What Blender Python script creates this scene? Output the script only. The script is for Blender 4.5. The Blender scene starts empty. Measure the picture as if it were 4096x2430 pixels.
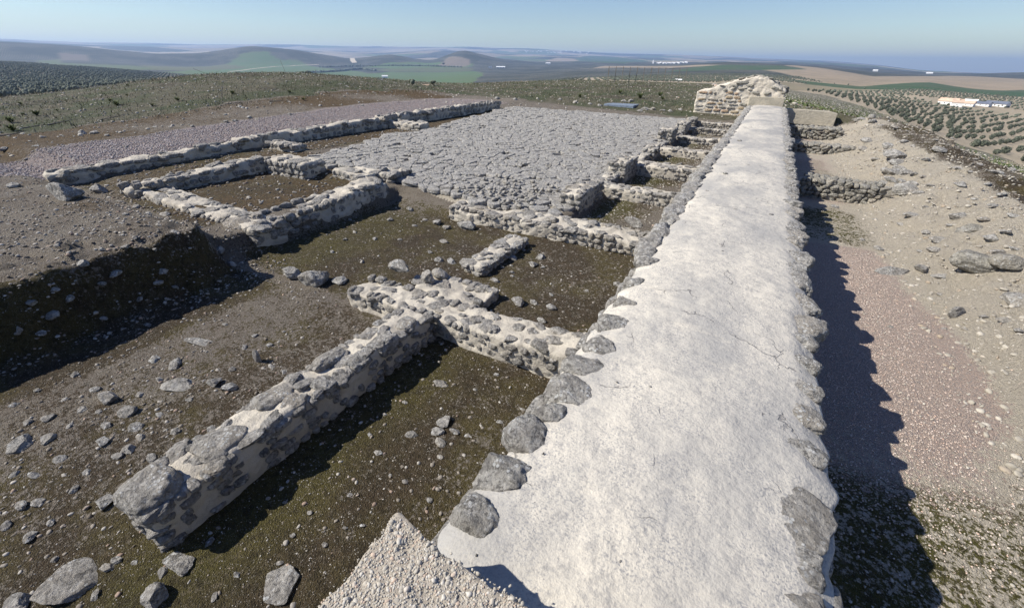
import bpy, math, random
import numpy as np
R=math.radians
C=bpy.context.scene.collection
SC=bpy.context.scene
# ------------------------------------------------------------------ camera, sky, sun
CAMH=2.0
def cam_basis():
    yaw=R(-29.0556); pitch=R(30.6); roll=R(0.8)
    fw0=np.array([math.sin(yaw),math.cos(yaw),0]); r0=np.array([math.cos(yaw),-math.sin(yaw),0]); up0=np.array([0,0,1.])
    fw=math.cos(pitch)*fw0-math.sin(pitch)*up0; u=math.sin(pitch)*fw0+math.cos(pitch)*up0
    return fw, math.cos(roll)*r0+math.sin(roll)*u, -math.sin(roll)*r0+math.cos(roll)*u
FW,RT,UP=cam_basis()
from mathutils import Matrix, Vector
cd=bpy.data.cameras.new("camera"); cam=bpy.data.objects.new("camera",cd); C.objects.link(cam)
cd.sensor_width=36; cd.lens=36*1640/4096; cd.clip_start=.05; cd.clip_end=80000
cam.matrix_world=Matrix(((RT[0],UP[0],-FW[0],0),(RT[1],UP[1],-FW[1],0),(RT[2],UP[2],-FW[2],CAMH),(0,0,0,1)))
SC.camera=cam
SUN_DIR=Vector((.95,.53,-1.0)).normalized()          # the way the light travels
elev=math.asin(-SUN_DIR.z); azim=math.atan2(-SUN_DIR.x,-SUN_DIR.y)   # compass bearing of the sun
W=bpy.data.worlds.new("World"); SC.world=W; W.use_nodes=True
nt=W.node_tree; bg=nt.nodes['Background']; sky=nt.nodes.new('ShaderNodeTexSky'); sky.sky_type='NISHITA'
sky.sun_disc=False; sky.sun_elevation=elev; sky.sun_rotation=azim; sky.altitude=300; sky.air_density=1.15; sky.dust_density=.25; sky.ozone_density=4.0
hs=nt.nodes.new('ShaderNodeHueSaturation'); hs.inputs['Saturation'].default_value=1.12; hs.inputs['Hue'].default_value=.516
nt.links.new(sky.outputs[0],hs.inputs['Color']); nt.links.new(hs.outputs[0],bg.inputs[0]); bg.inputs[1].default_value=.082
ld=bpy.data.lights.new("sun",'SUN'); ld.energy=5.0; ld.angle=R(.5); ld.color=(1,.955,.88)
lo=bpy.data.objects.new("sun",ld); C.objects.link(lo); lo.rotation_euler=SUN_DIR.to_track_quat('-Z','Y').to_euler()
SC.view_settings.view_transform='Standard'; SC.view_settings.look='None'; SC.view_settings.exposure=.57; SC.view_settings.gamma=1
SC.render.engine='CYCLES'; SC.cycles.max_bounces=5; SC.cycles.diffuse_bounces=3; SC.cycles.volume_bounces=0
SC.cycles.use_denoising=True
# ------------------------------------------------------------------ noise
def _h(ix,iy,iz,seed=0):
    with np.errstate(over='ignore'):
        n=(ix.astype(np.int64)*374761393+iy.astype(np.int64)*668265263+iz.astype(np.int64)*2147483647+seed*974634777)&0xffffffff
        n=((n^(n>>13))*1274126177)&0xffffffff
        n=((n^(n>>16))*2246822519)&0xffffffff
        n=n^(n>>15)
    return (n&0xffffff)/float(0x1000000)
def vnoise(p,seed=0):
    p=np.asarray(p,float); i=np.floor(p).astype(np.int64); f=p-i; f=f*f*(3-2*f); o=0
    for a in(0,1):
        for b in(0,1):
            for c in(0,1):
                w=(f[:,0] if a else 1-f[:,0])*(f[:,1] if b else 1-f[:,1])*(f[:,2] if c else 1-f[:,2])
                o=o+w*_h(i[:,0]+a,i[:,1]+b,i[:,2]+c,seed)
    return o*2-1
def fbm(p,oct=3,seed=0):
    o=0;a=1;s=0;p=np.asarray(p,float)
    for k in range(oct):
        o=o+a*vnoise(p*2**k+17.3*k,seed+k); s+=a; a*=.5
    return o/s
def vnoise2(x,y,seed=0):
    ix=np.floor(x).astype(np.int64); iy=np.floor(y).astype(np.int64); fx=x-ix; fy=y-iy; fx=fx*fx*(3-2*fx); fy=fy*fy*(3-2*fy); z=np.zeros_like(ix)
    h=lambda a,b:_h(ix+a,iy+b,z,seed)
    return ((h(0,0)*(1-fx)+h(1,0)*fx)*(1-fy)+(h(0,1)*(1-fx)+h(1,1)*fx)*fy)*2-1
def fbm2(x,y,oct=3,seed=0):
    o=0;a=1;s=0
    for k in range(oct):
        o=o+a*vnoise2(x*2**k+11.7*k,y*2**k-5.1*k,seed+k); s+=a; a*=.5
    return o/s
def ss(a,b,x):
    t=np.clip((x-a)/(b-a),0,1); return t*t*(3-2*t)
# ------------------------------------------------------------------ mesh helpers
def mesh(name,v,f,smooth=True):
    v=np.ascontiguousarray(v,dtype=np.float32); f=np.asarray(f)
    m=bpy.data.meshes.new(name); k=f.shape[1]
    m.vertices.add(len(v)); m.vertices.foreach_set('co',v.ravel())
    m.loops.add(f.size); m.loops.foreach_set('vertex_index',f.astype(np.int32).ravel())
    m.polygons.add(len(f)); m.polygons.foreach_set('loop_start',np.arange(0,f.size,k,dtype=np.int32))
    m.polygons.foreach_set('use_smooth',np.full(len(f),smooth))
    m.update(calc_edges=True); return m
def obj(name,m,mat=None,parent=None,loc=None):
    o=bpy.data.objects.new(name,m); C.objects.link(o)
    if mat and not m.materials: m.materials.append(mat)
    if parent: o.parent=parent
    if loc is not None: o.location=loc
    return o
def tag(o,label=None,cat=None,group=None,kind=None):
    if label:o['label']=label
    if cat:o['category']=cat
    if group:o['group']=group
    if kind:o['kind']=kind
    return o
def empty(name,loc,label,cat,group=None):
    o=bpy.data.objects.new(name,None); C.objects.link(o); o.location=loc; o.empty_display_size=.2
    return tag(o,label,cat,group)
_ico={}
def ico(sub):
    if sub in _ico: return _ico[sub]
    t=(1+5**.5)/2
    v=np.array([(-1,t,0),(1,t,0),(-1,-t,0),(1,-t,0),(0,-1,t),(0,1,t),(0,-1,-t),(0,1,-t),(t,0,-1),(t,0,1),(-t,0,-1),(-t,0,1)],float)
    f=np.array([(0,11,5),(0,5,1),(0,1,7),(0,7,10),(0,10,11),(1,5,9),(5,11,4),(11,10,2),(10,7,6),(7,1,8),(3,9,4),(3,4,2),(3,2,6),(3,6,8),(3,8,9),(4,9,5),(2,4,11),(6,2,10),(8,6,7),(9,8,1)])
    v/=np.linalg.norm(v,axis=1)[:,None]
    for _ in range(sub):
        e=np.sort(np.concatenate([f[:,[0,1]],f[:,[1,2]],f[:,[2,0]]]),axis=1); u,inv=np.unique(e,axis=0,return_inverse=True); inv=inv.ravel()
        mid=v[u].mean(1); mid/=np.linalg.norm(mid,axis=1)[:,None]; n=len(f); a,b,c=inv[:n]+len(v),inv[n:2*n]+len(v),inv[2*n:]+len(v)
        f=np.concatenate([np.stack([f[:,0],a,c],1),np.stack([f[:,1],b,a],1),np.stack([f[:,2],c,b],1),np.stack([a,b,c],1)]); v=np.concatenate([v,mid])
    _ico[sub]=(v,f); return v,f
def rock(seed,sub=3,planes=11,rough=.05,lo=.55,hi=.9):
    rs=np.random.RandomState(seed); n,f=ico(sub); r=np.ones(len(n))
    for k in range(planes):
        d=rs.normal(size=3); d/=np.linalg.norm(d); c=rs.uniform(lo,hi); t=n@d
        r=np.where(t>1e-3,np.minimum(r,c/np.maximum(t,1e-3)),r)
    v=n*r[:,None]
    if sub>=2: v=v*(1+rough*fbm(n*2.6+seed*3.1,4,seed))[:,None]
    v=v/np.abs(v).max(0); return v,f
ROCK=[rock(100+i,4,13,.13) for i in range(14)]
ROCK3=[rock(100+i,3,13,.13) for i in range(14)]
def block(seed,sub=4):
    rs=np.random.RandomState(seed); n,f=ico(sub); p=rs.uniform(3.2,5.5); r=1/(np.abs(n)**p).sum(1)**(1/p)
    for k in range(7):
        d=rs.normal(size=3); d/=np.linalg.norm(d); c=rs.uniform(.82,1.15); t=n@d; r=np.where(t>1e-3,np.minimum(r,c/np.maximum(t,1e-3)),r)
    v=n*r[:,None]; v=v*(1+.15*fbm(n*2.2+seed*1.7,4,seed)+.05*fbm(n*8+seed,2,seed))[:,None]; return v/np.abs(v).max(0),f
BLOCK=[block(800+i) for i in range(14)]; BLOCK3=[block(800+i,3) for i in range(14)]
PEB=[rock(300+i,1,7) for i in range(10)]
GRIT=[rock(400+i,0,5) for i in range(8)]
def rotz(a):
    c,s=math.cos(a),math.sin(a); return np.array([[c,-s,0],[s,c,0],[0,0,1]])
def scatter_mesh(name,variants,P,S,rs,tilt=.3):
    """merge many little stones: P centres (n,3), S half sizes (n,3)"""
    V=[];F=[];off=0
    n=len(P); kind=rs.randint(len(variants),size=n)
    for k,(v,f) in enumerate(variants):
        ix=np.where(kind==k)[0]
        if not len(ix): continue
        a=rs.uniform(0,2*math.pi,len(ix)); tx=rs.normal(0,tilt,len(ix)); c,s=np.cos(a),np.sin(a); ct,st=np.cos(tx),np.sin(tx)
        q=v[None]*S[ix][:,None,:]
        y=q[...,1]*ct[:,None]-q[...,2]*st[:,None]; z=q[...,1]*st[:,None]+q[...,2]*ct[:,None]; x=q[...,0]
        q=np.stack([x*c[:,None]-y*s[:,None],x*s[:,None]+y*c[:,None],z],-1)+P[ix][:,None,:]
        V.append(q.reshape(-1,3)); F.append((f[None]+(np.arange(len(ix))*len(v))[:,None,None]+off).reshape(-1,3)); off+=len(ix)*len(v)
    return mesh(name,np.concatenate(V),np.concatenate(F),smooth=True)
# ------------------------------------------------------------------ terrain
def ray(px,py):
    d=FW+RT*(px-2048)/1640-UP*(py-1215)/1640; return d
def azel(px,py):
    d=ray(px,py); return math.degrees(math.atan2(d[0],d[1])), d[2]/math.hypot(d[0],d[1])
XS=[0,300,600,800,1000,1200,1400,1560,1720,1850,2000,2140,2300,2500,2700,2900,3100,3300,3500,3700,3900,4096]
LAY=[ # (radius or list of radii, photo heights of the ground seen at that distance)
 (25,  [-.4,-.25,-.1,-.02,.02,.0,-.05,-.12,-.2,-.26,-.3,-.36,-.42,-.5,-.55,-.6,-.6,452,507,592,692,748]),
 ([42]*7+[44,46,48,50,54,58,58,58,55,45]+[42]*5,[405,372,331,310,300,298,310,322,336,340,336,327,318,322,330,345,405,446,497,572,667,718]),
 (90,  [425,390,345,325,315,312,322,334,346,350,346,338,328,330,335,350,395,437,486,556,641,692]),
 (180, [407,378,346,332,322,318,328,338,350,352,350,342,333,334,338,350,380,422,468,530,595,646]),
 (400, [372,355,334,330,322,318,328,338,350,350,348,338,327,326,332,335,350,375,405,435,470,500]),
 (800, [308,308,318,318,318,316,324,334,346,346,342,330,315,310,308,308,315,330,345,350,376,396]),
 (1500,[248,266,290,308,308,302,316,325,332,328,322,312,300,292,283,275,280,290,312,322,338,345]),
 (2600,[252,264,274,284,290,290,300,300,300,292,290,286,278,268,263,248,256,268,290,303,307,318]),
 (3600,[236,240,256,264,258,268,274,264,263,262,262,262,263,259,258,253,259,268,290,301,302,306]),
 (4500,[161,180,213,213,185,202,236,214,245,197,234,252,250,250,251,251,251,259,276,291,297,289]),
 (6500,[195,200,218,225,215,222,240,238,238,236,238,240,244,246,248,248,249,256,272,291,298,300]),
 (9000,[164,180,187,194,190,200,213,212,200,203,216,222,225,230,238,240,243,250,262,285,293,299]),
 (11500,[168,180,190,196,194,198,205,204,203,206,212,216,222,228,234,238,243,250,264,287,295,301]),
 (14500,[155,168,174,178,178,181,187,188,189,189,192,197,206,216,220,226,236,244,258,284,292,299]),
 (21000,[175,185,190,193,194,198,202,206,208,211,214,218,224,228,232,238,244,254,268,289,297,303])]
NEARR=[3,8,15]
def build_table():
    AZ=np.arange(-180,180.01,.5); rows=[]
    for rad,ys in LAY:
        a=[];e=[]
        for i,(x,y) in enumerate(zip(XS,ys)):
            A,t=azel(x,y); rr=rad[i] if isinstance(rad,list) else rad
            a.append(A); e.append((rr,2+rr*t if y>50 else y))
        a=np.array(a); rr=np.interp(AZ,a,[q[0] for q in e]); zz=np.interp(AZ,a,[q[1] for q in e])
        rows.append((rr,zz))
    near=[]
    for rad,(zl,zr) in zip(NEARR,[(-.15,-1.1),(-.2,-.75),(-.3,-.62)]):
        near.append((np.full_like(AZ,rad),np.interp(AZ,[-180,-40,10,180],[zl,zl-.1,zr,zr])))
    rows=near+rows
    LR=np.log(np.array([q[0] for q in rows])).T; Z=np.array([q[1] for q in rows]).T
    k=np.array([1,4,6,4,1])/16.
    Zs=Z.copy()
    for j in range(Z.shape[1]): Zs[2:-2,j]=np.convolve(Z[:,j],k,'valid')
    return AZ,LR,Zs
AZT,LRT,ZT=build_table()
def base(X,Y):
    r=np.maximum(np.hypot(X,Y),3.01); az=np.degrees(np.arctan2(X,Y)); lr=np.log(r)
    fi=np.clip((az+180)/.5,0,len(AZT)-1.001); i0=fi.astype(int); w=fi-i0
    out=0
    for ii,ww in((i0,1-w),(i0+1,w)):
        L=LRT[ii]; Z=ZT[ii]; n=L.shape[1]
        k=np.clip((L<lr[:,None]).sum(1)-1,0,n-2); a=np.arange(len(lr))
        l0,l1=L[a,k],L[a,k+1]; t=np.clip((lr-l0)/(l1-l0),0,1)
        z0,z1=Z[a,k],Z[a,k+1]; km=np.maximum(k-1,0); kp=np.minimum(k+2,n-1)
        # monotone cubic between the control distances
        h=l1-l0; d=(z1-z0)/h
        dm=np.where(km<k,(z0-Z[a,km])/np.maximum(l0-L[a,km],1e-6),d); dp=np.where(kp>k+1,(Z[a,kp]-z1)/np.maximum(L[a,kp]-l1,1e-6),d)
        m0=np.where(dm*d>0,2*dm*d/np.where(dm+d==0,1,dm+d),0); m1=np.where(dp*d>0,2*dp*d/np.where(dp+d==0,1,dp+d),0)
        q=(2*t**3-3*t**2+1)*z0+(t**3-2*t**2+t)*h*m0+(-2*t**3+3*t**2)*z1+(t**3-t**2)*h*m1
        out=out+ww*q
    return out
def rect(X,Y,x0,x1,y0,y1,w=.12):
    return ss(x0-w,x0+w,X)*ss(-x1-w,-x1+w,-X)*ss(y0-w,y0+w,Y)*ss(-y1-w,-y1+w,-Y)
COURT=np.array([(-7.7,7.85),(-6.6,7.55),(-5.6,7.45),(-3.3,7.75),(-3.3,27.2),(-4.6,27.0),(-9,25.6),(-13.5,24.2),(-12.9,20),(-12.2,15.6),(-11.75,13.3),(-12.35,12.2),(-11.75,10.7),(-11.1,7.7),(-10.4,7.35),(-8.4,8.3)])
def inpoly(X,Y,P):
    c=np.zeros(len(X),bool); j=len(P)-1
    for i in range(len(P)):
        xi,yi=P[i]; xj,yj=P[j]
        q=((yi>Y)!=(yj>Y))
        c^=q&(X<(xj-xi)*(Y-yi)/(yj-yi+1e-12)+xi); j=i
    return c
def court_z(X,Y): return -.74-.036*(np.minimum(X,-3.2)+3.4)+.02*fbm2(X*.35,Y*.35,2,5)
def ground(X,Y,fine=True):
    z=base(X,Y); r=np.hypot(X,Y)
    far=r>60
    n1=fbm2(X*.9,Y*.9,3,1)
    if fine:
        near=1-ss(30,60,r)
        z=z+near*(.05*fbm2(X*.6,Y*.6,3,2)+.018*fbm2(X*4,Y*4,3,3)+.006*fbm2(X*16,Y*16,2,4))+ss(30,60,r)*(1-ss(300,900,r))*.25*fbm2(X*.05,Y*.05,3,6)+ss(3300,4300,r)*(15*fbm2(X*.0011,Y*.0011,4,8)-6*np.abs(fbm2(X*.0032,Y*.0032,3,7)))
    e=.10*n1; X2=X+e; Y2=Y+.10*fbm2(X*.9+40,Y*.9,3,9)
    def put(z,t,m): return z*(1-m)+t*m
    dz=.03*fbm2(X*1.3,Y*1.3,3,11)+(.012*fbm2(X*5,Y*5,3,12)+.004*fbm2(X*18,Y*18,2,13) if fine else 0)
    # the platform of the excavated rooms and the paved court
    z=put(z,court_z(X,Y)-.07+dz*.4,ss(-14.9,-14.0,X)*ss(-1.2,-.5,-X)*ss(3.4,4.3,Y)*(1-ss(26.5,31,Y)))
    z=put(z,-.62+.02*(Y-3)+dz*.5,rect(X2,Y2,-14.0,-11.4,3.2,8.5,.15))
    z=put(z,-.66+dz*.6,rect(X2,Y2,-11.4,-8.2,4.1,7.0,.15))
    z=put(z,-.53+dz*.5,rect(X2,Y2,-14.0,-12.4,8.5,14.2,.2))
    z=put(z,-.50+dz*.5,rect(X2,Y2,-14.0,-12.9,14.8,21.5,.25))
    z=put(z,-1.02+dz,rect(X2,Y,-7.45,-.6,3.0,7.45,.12))
    z=put(z,-1.0+dz*.6,rect(X,Y,-3.05,-.6,7.2,27.0,.1))
    # soil ramp from the middle room up to the court
    z=np.where((X>-8.2)&(X<-5.5)&(Y>6.6)&(Y<7.8),np.maximum(z,put(-1.02,-.80,ss(6.75,7.5,Y+.3*n1))),z)
    # front floor, cut down beside the earth bank
    sx=-6.95+.45*fbm2(Y*.8,X*.05+Y*0,3,21)*np.ones_like(X)+.12*fbm2(X*3,Y*3,3,22)
    m=ss(-.18,.13,X-sx)*ss(-.7,-.3,-X)*(1-ss(3.0,3.5,Y))*ss(-9,-6,Y)
    m=np.maximum(m,ss(-7.3,-6.7,X)*ss(2.9,3.3,Y)*(1-ss(3.6,4.2,Y))*ss(-.7,-.3,-X))
    z=z+.16*np.abs(fbm2(X*2.1,Y*2.1,4,24))*rect(X,Y,-8.2,-6.2,-2,3.7,.4)+.05*fbm2(X*6,Y*6,3,25)*rect(X,Y,-8.0,-6.4,-2,3.7,.3)
    z=put(z,-1.08+dz+.25*(1-ss(.0,.5,X-sx))*np.abs(fbm2(X*2.5,Y*2.5,3,23))*(1-ss(3,3.4,Y)),m)
    # bank slopes down behind to the near wall of the left rooms
    bm=ss(7.2,7.6,-X)*ss(2.7,3.4,Y)*(1-ss(3.7,4.2,Y))
    z=put(z,-.66+dz*.6,bm*.97)
    # trench on the right of the big wall, and its spoil bank
    tr=ss(.5,.8,X)*(1-ss(29.9,30.6,Y))*ss(-9,-6,Y)
    bank=-1.17+.72*ss(2.75+.35*n1,4.9+.3*n1,X+.035*(10-np.minimum(Y,22))*0)*(1-.0*Y)+(.34*np.abs(fbm2(X*1.1,Y*1.1,4,31))+.10*fbm2(X*4,Y*4,3,32)+.04*fbm2(X*11,Y*11,2,33))*ss(2.6,3.6,X)
    fall=ss(5.0+.4*n1,9.5,X)
    zt=bank*(1-fall)+z*fall
    z=put(z,zt+dz*(.5+.9*ss(2.8,3.5,X)),tr*(1-ss(26,29,Y)*ss(3,5,X)*.0))
    return z
def gz(x,y): return float(ground(np.array([float(x)]),np.array([float(y)]),False)[0])
def at(px,py,z=None):
    """the world point that stands on the ground at this place of the photograph"""
    d=ray(px,py)
    if z is not None:
        t=(z-CAMH)/d[2]; return np.array([0,0,CAMH])+t*d
    h=math.hypot(d[0],d[1]); ts=np.exp(np.linspace(math.log(1.2),math.log(25000),2600))/h
    P=np.array([0,0,CAMH])+ts[:,None]*d; g=ground(P[:,0],P[:,1],False); k=np.argmax(P[:,2]<g)
    if k==0: k=len(ts)-1
    return np.array([P[k,0],P[k,1],g[k]])
# ------------------------------------------------------------------ materials
class NT:
    def __init__(s,name,rough=.9):
        s.m=bpy.data.materials.new(name); s.m.use_nodes=True; s.t=s.m.node_tree; s.b=s.t.nodes['Principled BSDF']; s.b.inputs['Roughness'].default_value=rough
        s.b.inputs['Specular IOR Level'].default_value=.25
        s.geo=s.t.nodes.new('ShaderNodeNewGeometry'); s.pos=s.geo.outputs['Position']
    def l(s,a,b): s.t.links.new(a,b)
    def setv(s,inp,v):
        if hasattr(v,'links') or hasattr(v,'is_linked'): s.l(v,inp)
        elif isinstance(v,(tuple,list)) and len(v)==3 and inp.type=='RGBA': inp.default_value=(*v,1)
        else: inp.default_value=v
    def noise(s,scale,detail=4,rough=.6,vec=None,dist=0):
        n=s.t.nodes.new('ShaderNodeTexNoise'); n.inputs['Scale'].default_value=scale; n.inputs['Detail'].default_value=detail; n.inputs['Roughness'].default_value=rough; n.inputs['Distortion'].default_value=dist
        s.l(vec or s.pos,n.inputs['Vector']); return n.outputs['Fac']
    def vor(s,scale,feature='F1',out='Distance',rnd=1,vec=None):
        n=s.t.nodes.new('ShaderNodeTexVoronoi'); n.feature=feature; n.inputs['Scale'].default_value=scale; n.inputs['Randomness'].default_value=rnd
        s.l(vec or s.pos,n.inputs['Vector']); return n.outputs[out]
    def mapp(s,scale=(1,1,1),rot=(0,0,0)):
        n=s.t.nodes.new('ShaderNodeMapping'); n.inputs['Scale'].default_value=scale; n.inputs['Rotation'].default_value=rot; s.l(s.pos,n.inputs['Vector']); return n.outputs[0]
    def ramp(s,x,a,b,lo=0.,hi=1.):
        n=s.t.nodes.new('ShaderNodeMapRange'); n.interpolation_type='SMOOTHSTEP'; s.l(x,n.inputs[0])
        for i,v in zip((1,2,3,4),(a,b,lo,hi)): n.inputs[i].default_value=v
        return n.outputs[0]
    def mix(s,f,a,b,mode='MIX'):
        n=s.t.nodes.new('ShaderNodeMix'); n.data_type='RGBA'; n.blend_type=mode; s.setv(n.inputs[0],f); s.setv(n.inputs[6],a); s.setv(n.inputs[7],b); return n.outputs[2]
    def math(s,op,a,b=0.):
        n=s.t.nodes.new('ShaderNodeMath'); n.operation=op; s.setv(n.inputs[0],a); s.setv(n.inputs[1],b); return n.outputs[0]
    def attr(s,name):
        n=s.t.nodes.new('ShaderNodeAttribute'); n.attribute_name=name; return n
    def sep(s,c):
        n=s.t.nodes.new('ShaderNodeSeparateColor'); s.l(c,n.inputs[0]); return n.outputs
    def rnd(s): return s.t.nodes.new('ShaderNodeObjectInfo').outputs['Random']
    def bump(s,h,dist=.01,strength=1.):
        n=s.t.nodes.new('ShaderNodeBump'); n.inputs['Distance'].default_value=dist; n.inputs['Strength'].default_value=strength; s.l(h,n.inputs['Height']); s.l(n.outputs[0],s.b.inputs['Normal'])
    def done(s,col): s.setv(s.b.inputs['Base Color'],col); return s.m
def stone_mat(name,a,b,lich=.5,warm=(.36,.31,.24),smear=0):
    n=NT(name,.92); c=n.mix(n.ramp(n.noise(7,5,.7),.36,.64),a,b)
    c=n.mix(n.ramp(n.noise(26,5,.75),.50,.60,0,.8),c,tuple(x*.45 for x in b)); c=n.mix(n.ramp(n.noise(19,5,.7),.54,.62,0,.7),c,tuple(min(.62,x*1.35) for x in a))
    c=n.mix(n.math('MULTIPLY',n.ramp(n.rnd(),.45,1.,0,.65),n.ramp(n.noise(3),.35,.6)),c,warm)
    l=n.math('MULTIPLY',n.ramp(n.vor(34),.42,.30),n.ramp(n.noise(6,3),.48,.60)); c=n.mix(n.math('MULTIPLY',l,lich),c,(.60,.60,.57))
    if smear: c=n.mix(n.ramp(n.noise(5.5,4,.65),.50,.60,0,smear),c,(.50,.455,.39))
    n.bump(n.math('ADD',n.noise(45,6,.75),n.math('MULTIPLY',n.noise(12,4),1.8)),.04,1.); return n.done(c)
M_STONE=stone_mat('grey_stone',(.35,.33,.295),(.20,.187,.165),.5,(.33,.285,.22),.3)
M_EDGE=stone_mat('lichen_stone',(.40,.38,.34),(.225,.21,.185),.8,(.36,.32,.26),.15)
M_DRY=stone_mat('dry_wall_stone',(.33,.31,.26),(.23,.215,.18),.45)
M_PAVE=stone_mat('paving_stone',(.40,.38,.34),(.27,.255,.23),.5,(.38,.345,.28),.25)
M_ASH=stone_mat('sandstone_block',(.45,.36,.24),(.36,.29,.2),.25,(.40,.25,.17))
def mortar_mat(name,a,b):
    n=NT(name,.95); c=n.mix(n.ramp(n.noise(2.3,5,.6),.35,.7),a,b); c=n.mix(n.ramp(n.noise(11,4,.65),.5,.72,0,.35),c,tuple(x*.72 for x in b))
    c=n.mix(n.ramp(n.noise(170,2),.55,.7,0,.35),c,tuple(x*.45 for x in b))
    n.bump(n.math('ADD',n.noise(60,5,.7),n.math('MULTIPLY',n.noise(14,3),1.6)),.02,.8); return n.done(c)
M_MORTAR=mortar_mat('lime_mortar',(.53,.48,.39),(.40,.36,.295))
M_TOWER=mortar_mat('pale_mortar',(.62,.56,.46),(.54,.48,.385))
def cap_mat():
    n=NT('wall_cap_render',.9)
    big=n.noise(.9,5,.6,n.mapp((1,.5,1))); c=n.mix(n.ramp(big,.38,.64),(.545,.50,.415),(.33,.315,.285))
    c=n.mix(n.ramp(n.noise(3.4,6,.7,n.mapp((.7,1.4,1))),.54,.7,0,.55),c,(.60,.545,.44)); c=n.mix(n.ramp(n.noise(13,6,.75),.48,.66,0,.7),c,(.30,.285,.26))
    c=n.mix(n.math('MULTIPLY',n.ramp(n.noise(75,3,.6),.50,.62),n.ramp(n.noise(2.2,4,.65),.36,.62,.10,.8)),c,(.24,.235,.23))
    c=n.mix(n.math('MULTIPLY',n.ramp(n.vor(30),.16,.08),n.ramp(n.noise(3),.5,.65)),c,(.17,.165,.16))
    wob=n.t.nodes.new('ShaderNodeVectorMath'); wob.operation='ADD'; nz=n.t.nodes.new('ShaderNodeTexNoise'); nz.inputs['Scale'].default_value=5; nz.inputs['Detail'].default_value=5; n.l(n.pos,nz.inputs['Vector'])
    sc=n.t.nodes.new('ShaderNodeVectorMath'); sc.operation='SCALE'; sc.inputs['Scale'].default_value=.35; n.l(nz.outputs['Color'],sc.inputs[0]); n.l(n.pos,wob.inputs[0]); n.l(sc.outputs[0],wob.inputs[1])
    cr=n.math('MULTIPLY',n.ramp(n.vor(1.15,'DISTANCE_TO_EDGE',vec=wob.outputs[0]),.007,.002),n.ramp(n.noise(1.7,2),.52,.6)); c=n.mix(n.math('MULTIPLY',cr,.8),c,(.17,.16,.15))
    n.bump(n.math('ADD',n.math('ADD',n.math('MULTIPLY',n.noise(60,4,.7),.5),n.math('MULTIPLY',n.noise(7,4),2.6)),n.math('MULTIPLY',cr,-1.)),.012,.8); return n.done(c)
M_CAP=cap_mat()
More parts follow.
